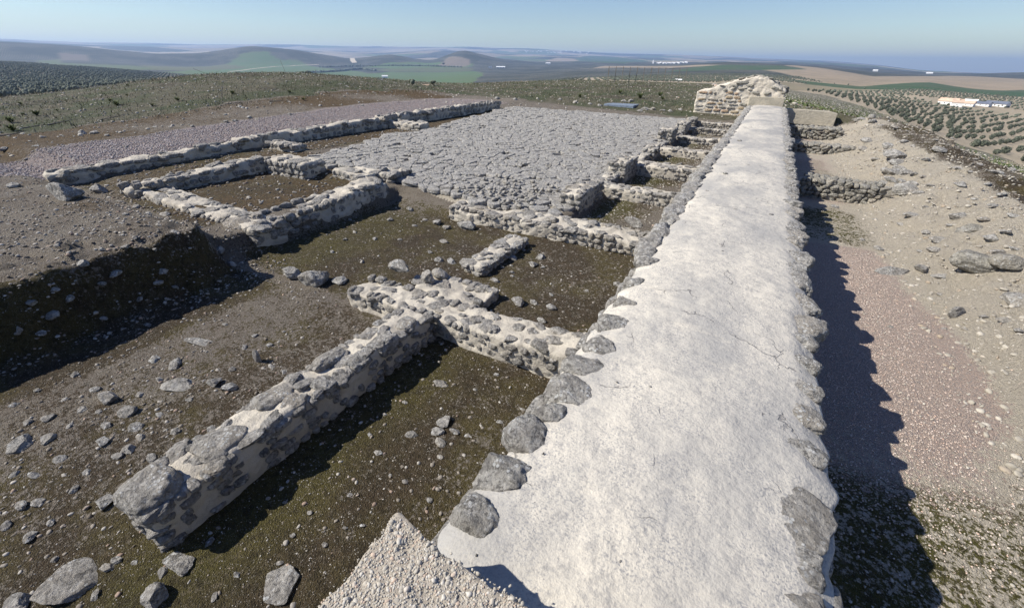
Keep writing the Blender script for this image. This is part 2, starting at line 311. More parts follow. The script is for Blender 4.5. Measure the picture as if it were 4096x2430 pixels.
def ground_mat():
    n=NT('ground_soil',.95)
    A=n.sep(n.attr('zoneA').outputs['Color']); Bz=n.sep(n.attr('zoneB').outputs['Color'])
    moss,grav,pale=A[0],A[1],A[2]; grass,green,rust=Bz[0],Bz[1],Bz[2]
    f1=n.noise(7,6,.7); f2=n.noise(28,5,.7); f3=n.noise(1.6,4,.6)
    soil=n.mix(n.ramp(f2,.3,.7),(.25,.21,.165),(.125,.103,.077)); soil=n.mix(n.ramp(f3,.4,.65,0,.7),soil,(.25,.215,.165))
    # pale chips of stone lying in the soil
    chips=n.math('MULTIPLY',n.ramp(n.vor(42),.34,.24),n.ramp(n.sep(n.vor(42,out='Color'))[0],.6,.65)); soil=n.mix(n.math('MULTIPLY',chips,.75),soil,(.36,.335,.29))
    chip2=n.math('MULTIPLY',n.ramp(n.vor(110),.36,.26),n.ramp(n.sep(n.vor(110,out='Color'))[1],.62,.68))
    soil=n.mix(n.math('MULTIPLY',chip2,.8),soil,(.42,.39,.335))
    pc=n.mix(n.ramp(f2,.3,.72),(.62,.55,.43),(.48,.42,.325)); pc=n.mix(n.math('MULTIPLY',chip2,.5),pc,(.46,.43,.38)); pc=n.mix(n.ramp(n.noise(9,6,.75),.62,.72,0,.55),pc,(.16,.135,.085))
    soil=n.mix(n.ramp(n.math('ADD',pale,n.math('MULTIPLY',n.math('SUBTRACT',f1,.5),.9)),.35,.65),soil,pc)
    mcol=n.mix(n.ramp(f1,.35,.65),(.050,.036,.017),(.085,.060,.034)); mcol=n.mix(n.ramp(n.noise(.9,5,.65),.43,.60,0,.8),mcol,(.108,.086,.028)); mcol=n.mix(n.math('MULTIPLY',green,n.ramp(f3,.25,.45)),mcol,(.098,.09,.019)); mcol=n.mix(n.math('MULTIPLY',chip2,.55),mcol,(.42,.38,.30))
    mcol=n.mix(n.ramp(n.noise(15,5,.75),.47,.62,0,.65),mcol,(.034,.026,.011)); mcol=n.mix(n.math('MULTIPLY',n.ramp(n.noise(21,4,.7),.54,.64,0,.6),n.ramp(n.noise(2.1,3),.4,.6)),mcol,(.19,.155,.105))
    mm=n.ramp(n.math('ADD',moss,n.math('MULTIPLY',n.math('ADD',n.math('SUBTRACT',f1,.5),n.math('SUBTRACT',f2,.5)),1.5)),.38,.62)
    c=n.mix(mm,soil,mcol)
    rcol=n.mix(n.ramp(n.noise(14,5,.75),.38,.62),(.155,.10,.042),(.06,.042,.02)); rcol=n.mix(n.math('MULTIPLY',chip2,.6),rcol,(.38,.35,.29)); c=n.mix(n.ramp(n.math('ADD',rust,n.math('MULTIPLY',n.math('SUBTRACT',f1,.5),1.3)),.4,.8),c,rcol)
    vr=n.vor(75,out='Color'); gcol=n.mix(n.sep(vr)[0],(.64,.485,.385),(.52,.43,.36)); gcol=n.mix(n.ramp(n.sep(vr)[1],.6,.9),gcol,(.42,.36,.32)); gcol=n.mix(n.ramp(n.vor(75),.45,.75,0,.5),gcol,(.27,.195,.155))
    gcol=n.mix(n.attr('zoneA').outputs['Alpha'],gcol,n.mix(1.0,gcol,(.66,.69,.76),'MULTIPLY'))
    gm=n.ramp(n.math('ADD',grav,n.math('MULTIPLY',n.math('ADD',n.math('SUBTRACT',f1,.5),n.math('SUBTRACT',f2,.5)),1.1)),.4,.6); c=n.mix(gm,c,gcol)
    hc=n.mix(n.ramp(n.noise(2.2,6,.75),.38,.62),(.092,.085,.048),(.155,.14,.095)); hc=n.mix(n.ramp(n.noise(.35,4,.6),.42,.60,0,.85),hc,(.068,.082,.034)); hc=n.mix(n.ramp(n.noise(.22,4,.6,n.mapp((1,1,1),(0,0,.7))),.55,.68,0,.6),hc,(.075,.056,.04)); hc=n.mix(n.math('MULTIPLY',n.ramp(n.noise(14,4,.7),.58,.68),.55),hc,(.36,.34,.30))
    c=n.mix(n.ramp(n.math('ADD',grass,n.math('MULTIPLY',n.math('SUBTRACT',f3,.5),.7)),.35,.65),c,hc)
    h=n.math('ADD',n.math('ADD',n.math('MULTIPLY',n.noise(30,6,.75),1.4),n.math('MULTIPLY',n.noise(95,3,.7),.8)),n.math('MULTIPLY',n.ramp(n.vor(75),.6,.1),.45))
    n.bump(h,.05,1.); return n.done(c)
M_GROUND=ground_mat()
def farm_mat():
    n=NT('farmland_soil',1.0); F=n.attr('field'); col=F.outputs['Color']; ol=F.outputs['Alpha']
    c=n.mix(n.ramp(n.noise(.012,5,.6),.35,.7,0,.35),col,(.13,.11,.075)); c=n.mix(n.ramp(n.noise(.05,4,.7,n.mapp((1,.25,1),(0,0,.6))),.45,.7,0,.25),c,(.08,.09,.045))
    soil=n.mix(n.ramp(n.noise(.0042,5,.65),.43,.57),(.17,.15,.125),(.04,.038,.03))
    d=n.vor(.105,rnd=.25,vec=n.mapp((1,1,.0),(0,0,.35))); t=n.ramp(d,.60,.42); rows=n.mix(t,soil,n.mix(n.ramp(n.noise(.02),.4,.6),(.032,.040,.028),(.045,.052,.036)))
    c=n.mix(n.ramp(n.noise(.9,6,.8),.48,.66,0,.45),c,(.055,.06,.034)); c=n.mix(n.ramp(n.noise(1.7,5,.8),.56,.68,0,.5),c,(.27,.245,.185))
    c=n.mix(ol,c,rows); return n.done(c)
M_FARM=farm_mat()
def plain(name,a,b,scale=5,rough=.9,bump=.01):
    n=NT(name,rough); c=n.mix(n.ramp(n.noise(scale,5,.65),.35,.65),a,b); n.bump(n.noise(scale*6,4,.7),bump,.6); return n.done(c)
M_PEB=None
def pebble_mat(name,cols):
    n=NT(name,.9); v=n.t.nodes.new('ShaderNodeNewGeometry').outputs['Random Per Island']
    c=n.mix(n.ramp(v,.0,.35),cols[0],cols[1]); c=n.mix(n.ramp(v,.5,.75),c,cols[2]); c=n.mix(n.ramp(v,.86,.93),c,cols[3]); c=n.mix(n.ramp(n.noise(60,3),.4,.7,0,.4),c,tuple(x*.55 for x in cols[0])); return n.done(c)
M_PEB=pebble_mat('field_pebbles',[(.15,.125,.095),(.24,.21,.17),(.42,.39,.335),(.30,.22,.165)])
M_PEBW=pebble_mat('pale_pebbles',[(.44,.395,.32),(.36,.33,.275),(.50,.465,.40),(.46,.355,.27)])
M_PINK=pebble_mat('pink_gravel_stones',[(.60,.465,.375),(.47,.405,.345),(.66,.56,.48),(.55,.39,.30)])
# ------------------------------------------------------------------ ground sheet (hilltop near, farmland far)
def px2ar(poly):
    out=[]
    for p in poly:
        q=at(*p); out.append((math.degrees(math.atan2(q[0],q[1])),math.log(math.hypot(q[0],q[1]))))
    return np.array(out)
GREEN=(.075,.13,.042); DGREEN=(.034,.075,.028); TAN=(.30,.235,.16); PALE=(.24,.20,.125)
FIELDS=[ # outline traced round each field, colour
 ([(650,288),(800,274),(930,240),(960,215),(1080,212),(1110,232),(1190,238),(1270,268),(1420,284),(1500,300),(1400,316),(1000,312),(820,304)],GREEN),
 ([(1330,330),(1440,297),(1560,288),(1900,286),(1940,292),(1900,328),(1760,345),(1500,340)],GREEN),
 ([(1450,268),(1680,247),(1900,256),(1860,278),(1600,282)],GREEN),
 ([(1490,280),(1850,268),(1900,276),(1880,284),(1560,287)],(.09,.11,.05)),
 ([(140,243),(235,237),(240,252),(520,262),(640,276),(450,276),(200,262)],(.085,.115,.045)),
 ([(560,262),(720,268),(900,258),(1000,270),(620,280)],(.10,.11,.05)),
 ([(235,212),(350,222),(370,245),(240,240)],(.15,.125,.105)),
 ([(1740,264),(1785,232),(1885,238),(1865,266)],(.19,.15,.115)),
 ([(2140,246),(2230,232),(2330,236),(2320,246)],TAN),
 ([(2300,236),(2380,224),(2600,246),(2500,256),(2380,252)],DGREEN),
 ([(2370,273),(2420,264),(2700,264),(2880,259),(2900,264),(2660,272)],TAN),
 ([(2650,288),(2780,268),(2880,260),(3000,262),(3130,264),(3230,277),(3050,281),(2880,280)],DGREEN),
 ([(3050,281),(3230,277),(3130,262),(3180,262),(3320,278),(3500,306),(3640,305),(3800,304),(4200,320),(4200,357),(3980,362),(3860,352),(3720,330),(3600,333),(3450,347),(3300,332),(3160,300)],TAN),
 ([(3160,316),(3290,332),(3450,347),(3600,333),(3720,330),(3860,352),(3980,362),(4200,360),(4200,392),(3900,376),(3600,360),(3400,355),(3230,338)],DGREEN),
 ([(2780,338),(2880,327),(3060,324),(3230,338),(3400,355),(3620,362),(3480,366),(3250,364),(3100,360),(2900,345)],PALE),
]
FW_=[(px2ar(p),c) for p,c in FIELDS]
TRACKS=[([(2140,288),(2200,300),(2300,322)],7),([(2130,287),(2100,282)],5),([(3380,468),(3250,448),(3120,434)],0)]
def farm_colour(X,Y):
    az=np.degrees(np.arctan2(X,Y)); lr=np.log(np.hypot(X,Y)); r=np.exp(lr)
    az2=az+.25*fbm2(X*.004,Y*.004,3,41); lr2=lr+.02*fbm2(X*.004+9,Y*.004,3,42)
    col=np.zeros((len(X),4)); col[:,:3]=(.12,.105,.07); col[:,3]=1.
    # far patchwork of fields and groves
    farp=r>5200; cx=np.floor(X/650+.6*fbm2(X*.001,Y*.001,2,44)).astype(np.int64); cy=np.floor(Y/900+.6*fbm2(X*.001,Y*.001,2,45)).astype(np.int64); h=_h(cx,cy,cx*0,3)
    for lo_,hi_,cc in((.0,.26,(.36,.30,.21)),(.26,.44,(.08,.12,.045)),(.44,.62,(.25,.21,.155))):
        q=farp&(h>=lo_)&(h<hi_); col[q,:3]=cc; col[q,3]=0
    for P,c in FW_:
        q=inpoly(az2,lr2,P); col[q,:3]=c; col[q,3]=0
    return col
RMIN=lambda az:np.interp(az,[-80,-60,-10,0,5,8,11,14,21,25],[230,420,430,430,390,310,235,190,165,165])
def build_ground():
    fine=np.arange(-116,56.01,.38); coarse=np.arange(56.5,243.5,3.2); ang=np.radians(np.concatenate([fine,coarse])); na=len(ang)
    rs_=[.25]
    while rs_[-1]<21000:
        r=rs_[-1]; rs_.append(r*(1.0068 if r<45 else 1.009))
    rs_=np.array(rs_); nr=len(rs_)
    RR,AA=np.meshgrid(rs_,ang,indexing='ij'); X=(RR*np.sin(AA)).ravel(); Y=(RR*np.cos(AA)).ravel()
    Z=np.empty_like(X)
    for s in range(0,len(X),200000): Z[s:s+200000]=ground(X[s:s+200000],Y[s:s+200000])
    V=np.stack([X,Y,Z],1)
    i=np.arange(nr-1)[:,None]; j=np.arange(na)[None]; jn=(j+1)%na
    F=np.stack([(i*na+j),(i*na+jn),((i+1)*na+jn),((i+1)*na+j)],-1)

    ks=int(np.searchsorted(rs_,75.))
    def sub(k0,k1,name,mat):
        f=F[k0:k1].reshape(-1,4)-k0*na; v=V[k0*na:(k1+1)*na]; m=mesh(name,v,f); o=obj(name,m,mat); tag(o,kind='structure'); return o,v
    near,v=sub(0,ks,'ground',M_GROUND); x,y=v[:,0],v[:,1]; r=np.hypot(x,y); n1=fbm2(x*.7,y*.7,3,51); n2=fbm2(x*.25,y*.25,3,52)
    moss=np.zeros(len(x)); grav=moss.copy(); pale=moss.copy(); grass=moss.copy(); green=moss.copy(); rust=moss.copy()
    fl=rect(x,y,-7,-.6,-6,3.4,.2); moss=np.maximum(moss,fl*(.56+.35*n2+.25*ss(-4.6,-2.6,x)-.12*ss(-3.3,-3.6,x)-.18*ss(-4.4,-5.4,x)))
    moss=np.maximum(moss,rect(x,y,-7.4,-.6,3.4,7.3,.2)*(.66+.35*n2-.25*ss(5.9,7.4,y)*ss(4.5,6.5,-x)))
    moss=np.maximum(moss,rect(x,y,-3.0,-.6,7.4,27,.15)*(.62+.5*n1-.35*ss(-2.1,-1.1,x)))
    moss=np.maximum(moss,np.maximum(rect(x,y,-13.9,-8.3,3.4,8.6,.15),rect(x,y,-13.9,-12,8.6,22,.15))*(.78+.4*n2)); 
    shade_tint=ss(-7.3,-6.9,x)*ss(-5.6,-6.1,x)*(1-ss(3.0,3.5,y)); moss=np.maximum(moss,shade_tint*(.85+.3*n1)); green=np.maximum(rect(x,y,-3.1,-.8,-6,3.4,.5)*ss(-1.9,-2.8,x)*.55,rect(x,y,-7.5,-5.9,3.4,7.4,.4)*.45); green=np.maximum(green,rect(x,y,-3.1,-2.2,7.4,27,.3)); green=np.maximum(green,rect(x,y,-14,-12.5,3,9,.3)*.6)  # scarp foot: dark moss colour laid along the bank's shadow to deepen the shade
    rust=np.maximum(rect(x,y,-13.9,-8.3,3.4,8.6,.3),rect(x,y,-13.9,-12.2,8.6,22,.3))*(.62+.3*n1)
    # left hill, rusty band beside the gravel path
    path=rect(x+.0*y,y,-18.4+0*y,-14.35,2.4,40,.35)*(1-ss(24,30,y)); px_=-18.2-.02*y+.35*n1
    path=ss(-.3,.3,x-px_)*ss(-.25,.25,-14.45-x)*ss(1.6,3.2,y+.5*n1)*(1-ss(23.5,27,y))
    grav=np.maximum(grav,path*.95)
    band=ss(-5.5,-4.0,x-px_)*ss(-.1,.3,px_-x); rust=np.maximum(rust,band*(.62+.5*n2)*ss(-2,3,y))
    bankz=ss(7,7.4,-x)*(1-ss(3.2,3.7,y))*(1-ss(13,17,-x)); rust=np.maximum(rust,bankz*(.42+.6*n1))
    grass=np.maximum(ss(-.5,1.2,px_-4.2-x+n1),ss(27,30,y+n1)*ss(.9,.4,x)); grass=np.maximum(grass,ss(26,30,y)*np.maximum(ss(.9,.4,x),np.maximum(ss(29.8,30.3,y),ss(4.5,7,x)))); grass=np.where(y<0,np.maximum(grass,ss(14,20,-x)),grass)
    # right trench
    tr=rect(x,y,.7,3.3+.3*n1,-6,29.8,.25)
    pink=tr*(.25+.55*(np.maximum(ss(.6,0,np.abs(y-8.2)/3.3),.6*ss(.5,0,np.abs(y-18)/2.)))+.25*n1)
    pink=tr*np.clip(.95*ss(4.2,5.4,y)*(1-ss(9.6,10.6,y))+.55*ss(2.4,4.5,y)*(1-ss(9.5,10.5,y))+.45*ss(13,14,y)+.35*n1,0,1)*(1-ss(2.5,3.1,x+.5*n1))
    pink=np.maximum(pink,0); grav=np.maximum(grav,pink)
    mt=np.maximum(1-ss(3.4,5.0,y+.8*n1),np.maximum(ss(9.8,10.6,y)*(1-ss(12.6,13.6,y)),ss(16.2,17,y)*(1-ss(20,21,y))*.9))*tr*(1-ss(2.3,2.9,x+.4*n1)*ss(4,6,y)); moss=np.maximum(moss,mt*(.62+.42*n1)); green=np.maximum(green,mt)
    pb=ss(1.7,2.9,x+.5*n1)*(1-ss(29,30.5,y))*(1-ss(5.4,6.6,x+1.2*n2)); pale=np.maximum(pale,pb); pale=np.maximum(pale,ss(.8,.9,x)*tr*.9)
    mr=ss(4.6,5.2,x+.5*n2)*(1-ss(7.6,9,x+n2))*ss(3,6,y)*(1-ss(26,29,y)); moss=np.maximum(moss,mr*(.62+.45*n1)); pale=pale*(1-mr*.75)
    grass=np.maximum(grass,ss(7.2,9,x+n2)*.95); moss=moss*(1-grass)
    pale=np.maximum(pale,rect(x,y,-7.0,-5.4,2.6,3.5,.4)*(.45+.3*n1)); pale=np.maximum(pale,inpoly(x,y,COURT)*.85)
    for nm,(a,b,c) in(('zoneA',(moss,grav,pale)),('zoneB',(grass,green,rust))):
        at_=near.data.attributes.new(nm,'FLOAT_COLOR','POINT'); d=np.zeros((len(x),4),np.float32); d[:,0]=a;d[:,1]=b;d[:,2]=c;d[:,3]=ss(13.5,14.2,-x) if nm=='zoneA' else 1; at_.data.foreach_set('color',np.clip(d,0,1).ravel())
    far,v=sub(ks,nr-1,'farmland',M_FARM); col=farm_colour(v[:,0],v[:,1]); rr=np.hypot(v[:,0],v[:,1])
    rm=np.where(np.degrees(np.arctan2(v[:,0],v[:,1]))>-20,RMIN(np.degrees(np.arctan2(v[:,0],v[:,1]))),150); g=1-ss(rm*.85,rm*1.03,rr+30*fbm2(v[:,0]*.03,v[:,1]*.03,3,61)); col[:,:3]=col[:,:3]*(1-g[:,None])+np.array((.15,.138,.095))*g[:,None]; col[:,3]*=1-g
    # real trees stand on the nearer groves: bare soil there
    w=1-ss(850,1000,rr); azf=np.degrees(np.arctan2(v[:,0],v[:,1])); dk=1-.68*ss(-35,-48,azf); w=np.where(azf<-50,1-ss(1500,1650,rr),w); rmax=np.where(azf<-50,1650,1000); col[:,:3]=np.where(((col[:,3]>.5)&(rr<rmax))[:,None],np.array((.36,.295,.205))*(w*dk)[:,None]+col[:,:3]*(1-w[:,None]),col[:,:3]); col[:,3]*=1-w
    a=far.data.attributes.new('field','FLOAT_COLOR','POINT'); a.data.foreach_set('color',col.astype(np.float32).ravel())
build_ground()
# ------------------------------------------------------------------ masonry
def box_surf(nx,ny,nz):
    """unit-cube surface grid, welded"""
    V=[];F=[];off=0
    def face(nu,nv,fn,flip):
        nonlocal off
        u,v=np.meshgrid(np.linspace(0,1,nu+1),np.linspace(0,1,nv+1),indexing='ij'); V.append(fn(u.ravel(),v.ravel()))
        i,j=np.meshgrid(np.arange(nu),np.arange(nv),indexing='ij'); a=(i*(nv+1)+j).ravel(); f=np.stack([a,a+nv+1,a+nv+2,a+1],1)
        F.append((f[:,::-1] if flip else f)+off); off+=(nu+1)*(nv+1)
    o=np.ones_like
    face(nx,ny,lambda u,v:np.stack([u,v,o(u)],1),False); face(nx,nz,lambda u,v:np.stack([u,0*u,v],1),False); face(nx,nz,lambda u,v:np.stack([u,o(u),v],1),True)
    face(ny,nz,lambda u,v:np.stack([0*u,u,v],1),True); face(ny,nz,lambda u,v:np.stack([o(u),u,v],1),False)
    V=np.concatenate(V); F=np.concatenate(F); k,ix,inv=np.unique(np.round(V,5),axis=0,return_index=True,return_inverse=True)
    return V[ix],inv.ravel()[F]
def core(x0,x1,y0,y1,z0,top,res,rr,amp,seed,wob=.04):
    """lumpy mortar body; top is a number or f(x,y)"""
    tf=(lambda x,y:np.full_like(x,top)) if not callable(top) else top
    xm=np.linspace(x0,x1,9); ym=np.linspace(y0,y1,9); h=max(tf(xm,ym).max()-z0,.1)
    n=lambda d:max(2,int(round(d/res))); U,F=box_surf(n(x1-x0),n(y1-y0),n(h))
    lo_=np.array([x0,y0,z0]); dim=np.array([x1-x0,y1-y0,h]); P=lo_+U*dim
    inn=np.stack([np.clip(P[:,0],x0+rr,x1-rr),np.clip(P[:,1],y0+rr,y1-rr),np.clip(P[:,2],z0-1,z0+h-rr)],1)
    d=P-inn; L=np.linalg.norm(d,axis=1)+1e-9; nrm=d/L[:,None]; Q=inn+nrm*rr
    t=tf(Q[:,0],Q[:,1]); Q[:,2]=z0+(Q[:,2]-z0)*(t-z0)/h
    q=Q+np.array([3.1*seed,0,0]); disp=amp*(fbm(q*4.5,3,seed)*1.2+.9*fbm(q*13,2,seed+5))+.006*fbm(q*34,2,seed+7)-.012
    Q=Q+nrm*disp[:,None]; Q[:,0]+=wob*fbm(np.stack([Q[:,1]*.8,Q[:,1]*0+seed,Q[:,1]*0],1),2,seed); Q[:,1]+=wob*fbm(np.stack([Q[:,0]*.8,Q[:,0]*0+seed+9,Q[:,0]*0],1),2,seed)
    return Q,F
ROCKMESH={}
def rock_mesh(i,mat,key,blk=False):
    k=(i,key,blk)
    if k not in ROCKMESH:
        v,f=(BLOCK if blk else ROCK)[i]; m=mesh('stone',v,f); m.materials.append(mat); ROCKMESH[k]=m
    return ROCKMESH[k]
def put_rock(name,loc,size,rs,mat,key,parent=None,rot=None,var=None):
    o=bpy.data.objects.new(name,rock_mesh(rs.randint(len(ROCK)) if var is None else var,mat,key,parent is not None)); C.objects.link(o)
    if parent is not None:
        o.parent=parent; loc=np.array(loc)-np.array(parent.location)
    o.location=loc; o.scale=size; o.rotation_euler=rot if rot is not None else (rs.normal(0,.12),rs.normal(0,.12),rs.uniform(0,6.28)); return o
def masonry(name,label,x0,x1,y0,y1,z0,top,seed,cat='wall',res=.045,size=.15,amp=.022,rr=.06,group=None,dens=1.,tops=None,side='fr',mat=None,smat=None,key='g',facing=True,wob=.04):
    rs=np.random.RandomState(seed); mat=mat or M_MORTAR; smat=smat or M_STONE
    c=((x0+x1)/2,(y0+y1)/2,z0); e=empty(name,c,label,cat,group)
    tf=(lambda x,y:np.full_like(np.asarray(x,float),top)) if not callable(top) else top
    v,f=core(x0,x1,y0,y1,z0-.15,tf,res,rr,amp,seed,wob); obj('mortar_core',mesh('mortar_core',v-np.array(c),f),mat,e)
    # stones showing in the top
    along_y=(y1-y0)>(x1-x0); L,Wd=(y1-y0,x1-x0) if along_y else (x1-x0,y1-y0)
    nw=max(1,int(round(Wd/(size*1.35)))); nl=max(2,int(L/(size*1.7))); spots=[]
    for a in range(nl):
        for b in range(nw):
            if rs.rand()>dens*.92: continue
            u=(a+.5+rs.uniform(-.35,.35))/nl*L; w=(b+.5+rs.uniform(-.3,.3))/nw*Wd
            spots.append((x0+w,y0+u) if along_y else (x0+u,y0+w))
    spots=[spots[i] for i in rs.permutation(len(spots))[:98]]
    for (x,y) in spots:
        s=size*rs.uniform(.5,1.3); sz=(s*rs.uniform(.75,1.2),s*rs.uniform(.5,.8),s*rs.uniform(.28,.45))
        z=float(tf(np.array([x]),np.array([y]))[0])-sz[2]*rs.uniform(.45,.9); ang=(math.pi/2 if along_y else 0)+rs.normal(0,.5)
        put_rock('stone',(x,y,z),sz,rs,smat,key,e,(rs.normal(0,.15),rs.normal(0,.15),ang))
    # smaller stones set in the faces: one part
    if facing:
        P=[];S=[];hh=float(tf(np.array([c[0]]),np.array([c[1]]))[0])-z0
        for s_ in side:
            LL=(x1-x0) if s_ in 'fb' else (y1-y0); rows=max(2,int(round(hh/(size*.72)))); rh=hh/rows
            for k in range(rows):
                u=rs.uniform(-.3,.5)*size
                while u<LL:
                    l=size*rs.uniform(.5,1.5)*.5; h_=rh*rs.uniform(.36,.56)
                    if rs.rand()<.8*dens+.15:
                        zz=z0+(k+.5+rs.uniform(-.12,.12))*rh; uu=min(max(u+l,l*.6),LL-l*.6); dd=rs.uniform(.06,.085); po=dd-rs.uniform(.012,.034)
                        if s_=='f': p=(x0+uu,y0+po,zz);sz=(l,dd,h_)
                        elif s_=='b': p=(x0+uu,y1-po,zz);sz=(l,dd,h_)
                        elif s_=='r': p=(x1-po,y0+uu,zz);sz=(dd,l,h_)
                        else: p=(x0+po,y0+uu,zz);sz=(dd,l,h_)
                        P.append(p);S.append(sz)
                    u+=2*l+size*rs.uniform(.02,.2)
        if P:
            V=[];F=[];off=0
            for p,s_ in zip(P,S):
                v,f=BLOCK3[rs.randint(len(BLOCK3))]; q=v*np.array(s_); a=rs.normal(0,.15); q=q@rotz(rs.normal(0,.15)).T; V.append(q+np.array(p)-np.array(c)); F.append(f+off); off+=len(v)
            obj('rubble_facing',mesh('rubble_facing',np.concatenate(V),np.concatenate(F)),smat,e)
    return e
def lin(a,b,za,zb,axis): return lambda x,y:za+(zb-za)*np.clip(((x if axis=='x' else y)-a)/(b-a),0,1)
def bumpy(f,amp,seed,sc=2.): return lambda x,y:f(x,y)+amp*fbm2(np.asarray(x)*sc,np.asarray(y)*sc,2,seed)
# ------------------------------------------------------------------ the big wall
def big_wall():
    rs=np.random.RandomState(5); c=(0,15,0)
    e=empty('rampart_wall',(0,15,-1.2),'long thick straight wall with smooth pale mortar top, running from the foreground to the ruined tower','wall')
    oy=np.array(e.location)
    ys=[.35]
    while ys[-1]<29.45: ys.append(ys[-1]+max(.018,.0065*ys[-1]))
    ys=np.array(ys); ny=len(ys)
    top=np.linspace(-1,1,96); ns=len(top); side=np.linspace(0,1,22)[1:]
    def edge(y,sgn):
        return (.86 if sgn<0 else .865)+(.028 if sgn<0 else .045)*fbm2(y*2.1,y*0+sgn*7,3,71)+.035*fbm2(y*6.5,y*0+sgn*3,2,72)
    YY,TT=np.meshgrid(ys,top,indexing='ij'); el=edge(ys,-1)[:,None]; er=edge(ys,1)[:,None]
    Xt=np.where(TT<0,TT*el,TT*er); x=Xt.ravel(); y=YY.ravel(); t=TT.ravel()
    a=ss(5,11,y)
    z=.045-.06*t**2-.05*np.abs(t)**9
    z=z+.022*fbm2(x*1.1,y*.9,3,73)+.006*fbm2(x*7,y*7,3,74)+a*(.03*fbm2(x*.55+3,y*1.5,3,75)+.012*fbm2(x*1.2,y*4,2,76))
    z=z-.035*ss(.78,1,np.abs(t))*(.5+.8*np.abs(fbm2(x*0+np.sign(t)*4,y*3.1,2,77)))
    Vt=np.stack([x,y,z],1).reshape(ny,ns,3)
    cols=[]
    for sgn,idx in((-1,0),(1,-1)):
        p=Vt[:,idx]; s=side[None,:]; yy=np.repeat(ys[:,None],len(side),1)
        xx=p[:,0:1]+sgn*(.02*s+.03*fbm2(yy.ravel()*3.3,(s*2.4+yy*0).ravel(),3,78).reshape(yy.shape)*np.minimum(1,s*6)); zz=p[:,2:3]*(1-s)-1.4*s
        cols.append(np.stack([xx,yy,zz],-1))
    V=np.concatenate([cols[0][:,::-1],Vt,cols[1]],1); nc=V.shape[1]; i,j=np.meshgrid(np.arange(ny-1),np.arange(nc-1),indexing='ij'); k=(i*nc+j).ravel()
    F=np.stack([k,k+1,k+nc+1,k+nc],1)
    obj('mortar_cap',mesh('mortar_cap',V.reshape(-1,3)-oy,F),M_CAP,e)
    # kerb stones of the two edges
    def dep(p): return float((np.array(p)-np.array([0,0,CAMH]))@FW)
    rest=[[],[]]
    left=[(1888,2059,196,168),(1994,1880,213,150),(2095,1734,190,140),(2179,1650,134,85),(2274,1567,196,123),(2324,1466,165,80),(2388,1392,130,120),(2440,1300,130,110),(2482,1214,90,100),(2528,1130,80,90),(2580,1052,80,80)]
    yl=1.0
    for (px,py,w,h) in left:
        p=at(px,py,-.03); d=dep(p); s=w/1640*d/2; yl=max(yl,p[1])
        put_rock('edge_stone',(p[0]+.035,p[1],-.085),(s*1.15,s*.92,.13),rs,M_EDGE,'e',e,(rs.normal(0,.06),rs.normal(0,.06)+.05,rs.uniform(-.4,.4)))
    right=[(3200,2410,230,110),(3236,2290,120,90),(3236,2225,120,80),(3195,2050,220,260),(3205,1790,190,110),(3228,1655,130,110),(3235,1545,110,70),(3224,1438,110,70),(3226,1345,95,75)]
    yr=1.5
    for (px,py,w,h) in right:
        p=at(px,py,-.0); d=dep(p); s=w/1640*d/2; yr=max(yr,p[1])
        put_rock('edge_stone',(p[0]+.0,p[1],-.062),(s*1.15,max(s*.75,h/1640*d/2*1.25),.075),rs,M_EDGE,'e',e,(rs.normal(0,.04),rs.normal(0,.04)+.06,rs.uniform(-.3,.3)))
    n=0
    for sgn,y in((-1,yl+.3),(1,yr+.25)):
        while y<29.2:
            s=rs.uniform(.13,.24); ww=rs.uniform(.11,.19); x=sgn*(.87 if sgn<0 else .80)+rs.normal(0,.025); z=(-.085 if sgn<0 else -.08)+rs.normal(0,.01)
            sz=(ww,s,rs.uniform(.08,.11)); rot=(rs.normal(0,.08),rs.normal(0,.1),rs.normal(0,.25))
            if y<15: put_rock('edge_stone',(x,y,z),sz,rs,M_EDGE,'e',e,rot)
            else: rest[0 if sgn<0 else 1].append(((x,y,z),sz))
            y+=s*rs.uniform(1.1,1.6) if sgn<0 else s*rs.uniform(1.5,2.8)
    V=[];F=[];off=0
    for side_ in rest:
        for p,s_ in side_:
            v,f=BLOCK3[rs.randint(len(BLOCK3))]; V.append(v*np.array(s_)@rotz(rs.normal(0,.2)).T+np.array(p)-oy); F.append(f+off); off+=len(v)
    # rubble of both side faces
    for sgn in(-1,1):
        y=.6
        while y<29:
            for zz in(-.22,-.42,-.62,-.82,-1.02):
                l=rs.uniform(.08,.17); v,f=BLOCK3[rs.randint(len(BLOCK3))]; V.append(v*np.array((.06,l,rs.uniform(.06,.1)))+np.array((sgn*(.90 if sgn<0 else .835),y+rs.uniform(-.1,.1),zz+rs.normal(0,.03)))-oy); F.append(f+off); off+=len(v)
            y+=.3
    tag(obj('rubble_facing',mesh('rubble_facing',np.concatenate(V),np.concatenate(F)),M_EDGE,e),kind='stuff')
    # flakes and pits in the render
    P=[];S=[]
    for px,py,w in((2915,1220,26),(2870,1232,16),(2470,1523,14),(3098,1340,12),(3085,855,24),(3045,868,18),(2940,838,22),(2890,1005,14),(2600,1545,12),(3165,1445,10),(2175,1800,14),(1905,2205,14),(2480,2245,14),(2980,1170,10),(2990,660,20),(2900,690,26),(2960,560,22),(2830,760,20)):
        p=at(px,py,.04); d=dep(p); s=w/1640*d/2; P.append((p[0],p[1],.045-.06*(p[0]/.86)**2)); S.append((s,s*.6,s*.35))
    obj('flaked_patch',(lambda m:(m.transform(Matrix.Translation(-Vector(e.location))),m)[1])(scatter_mesh('flaked_patch',PEB,np.array(P),np.array(S),rs,.1)),M_EDGE,e)
big_wall()
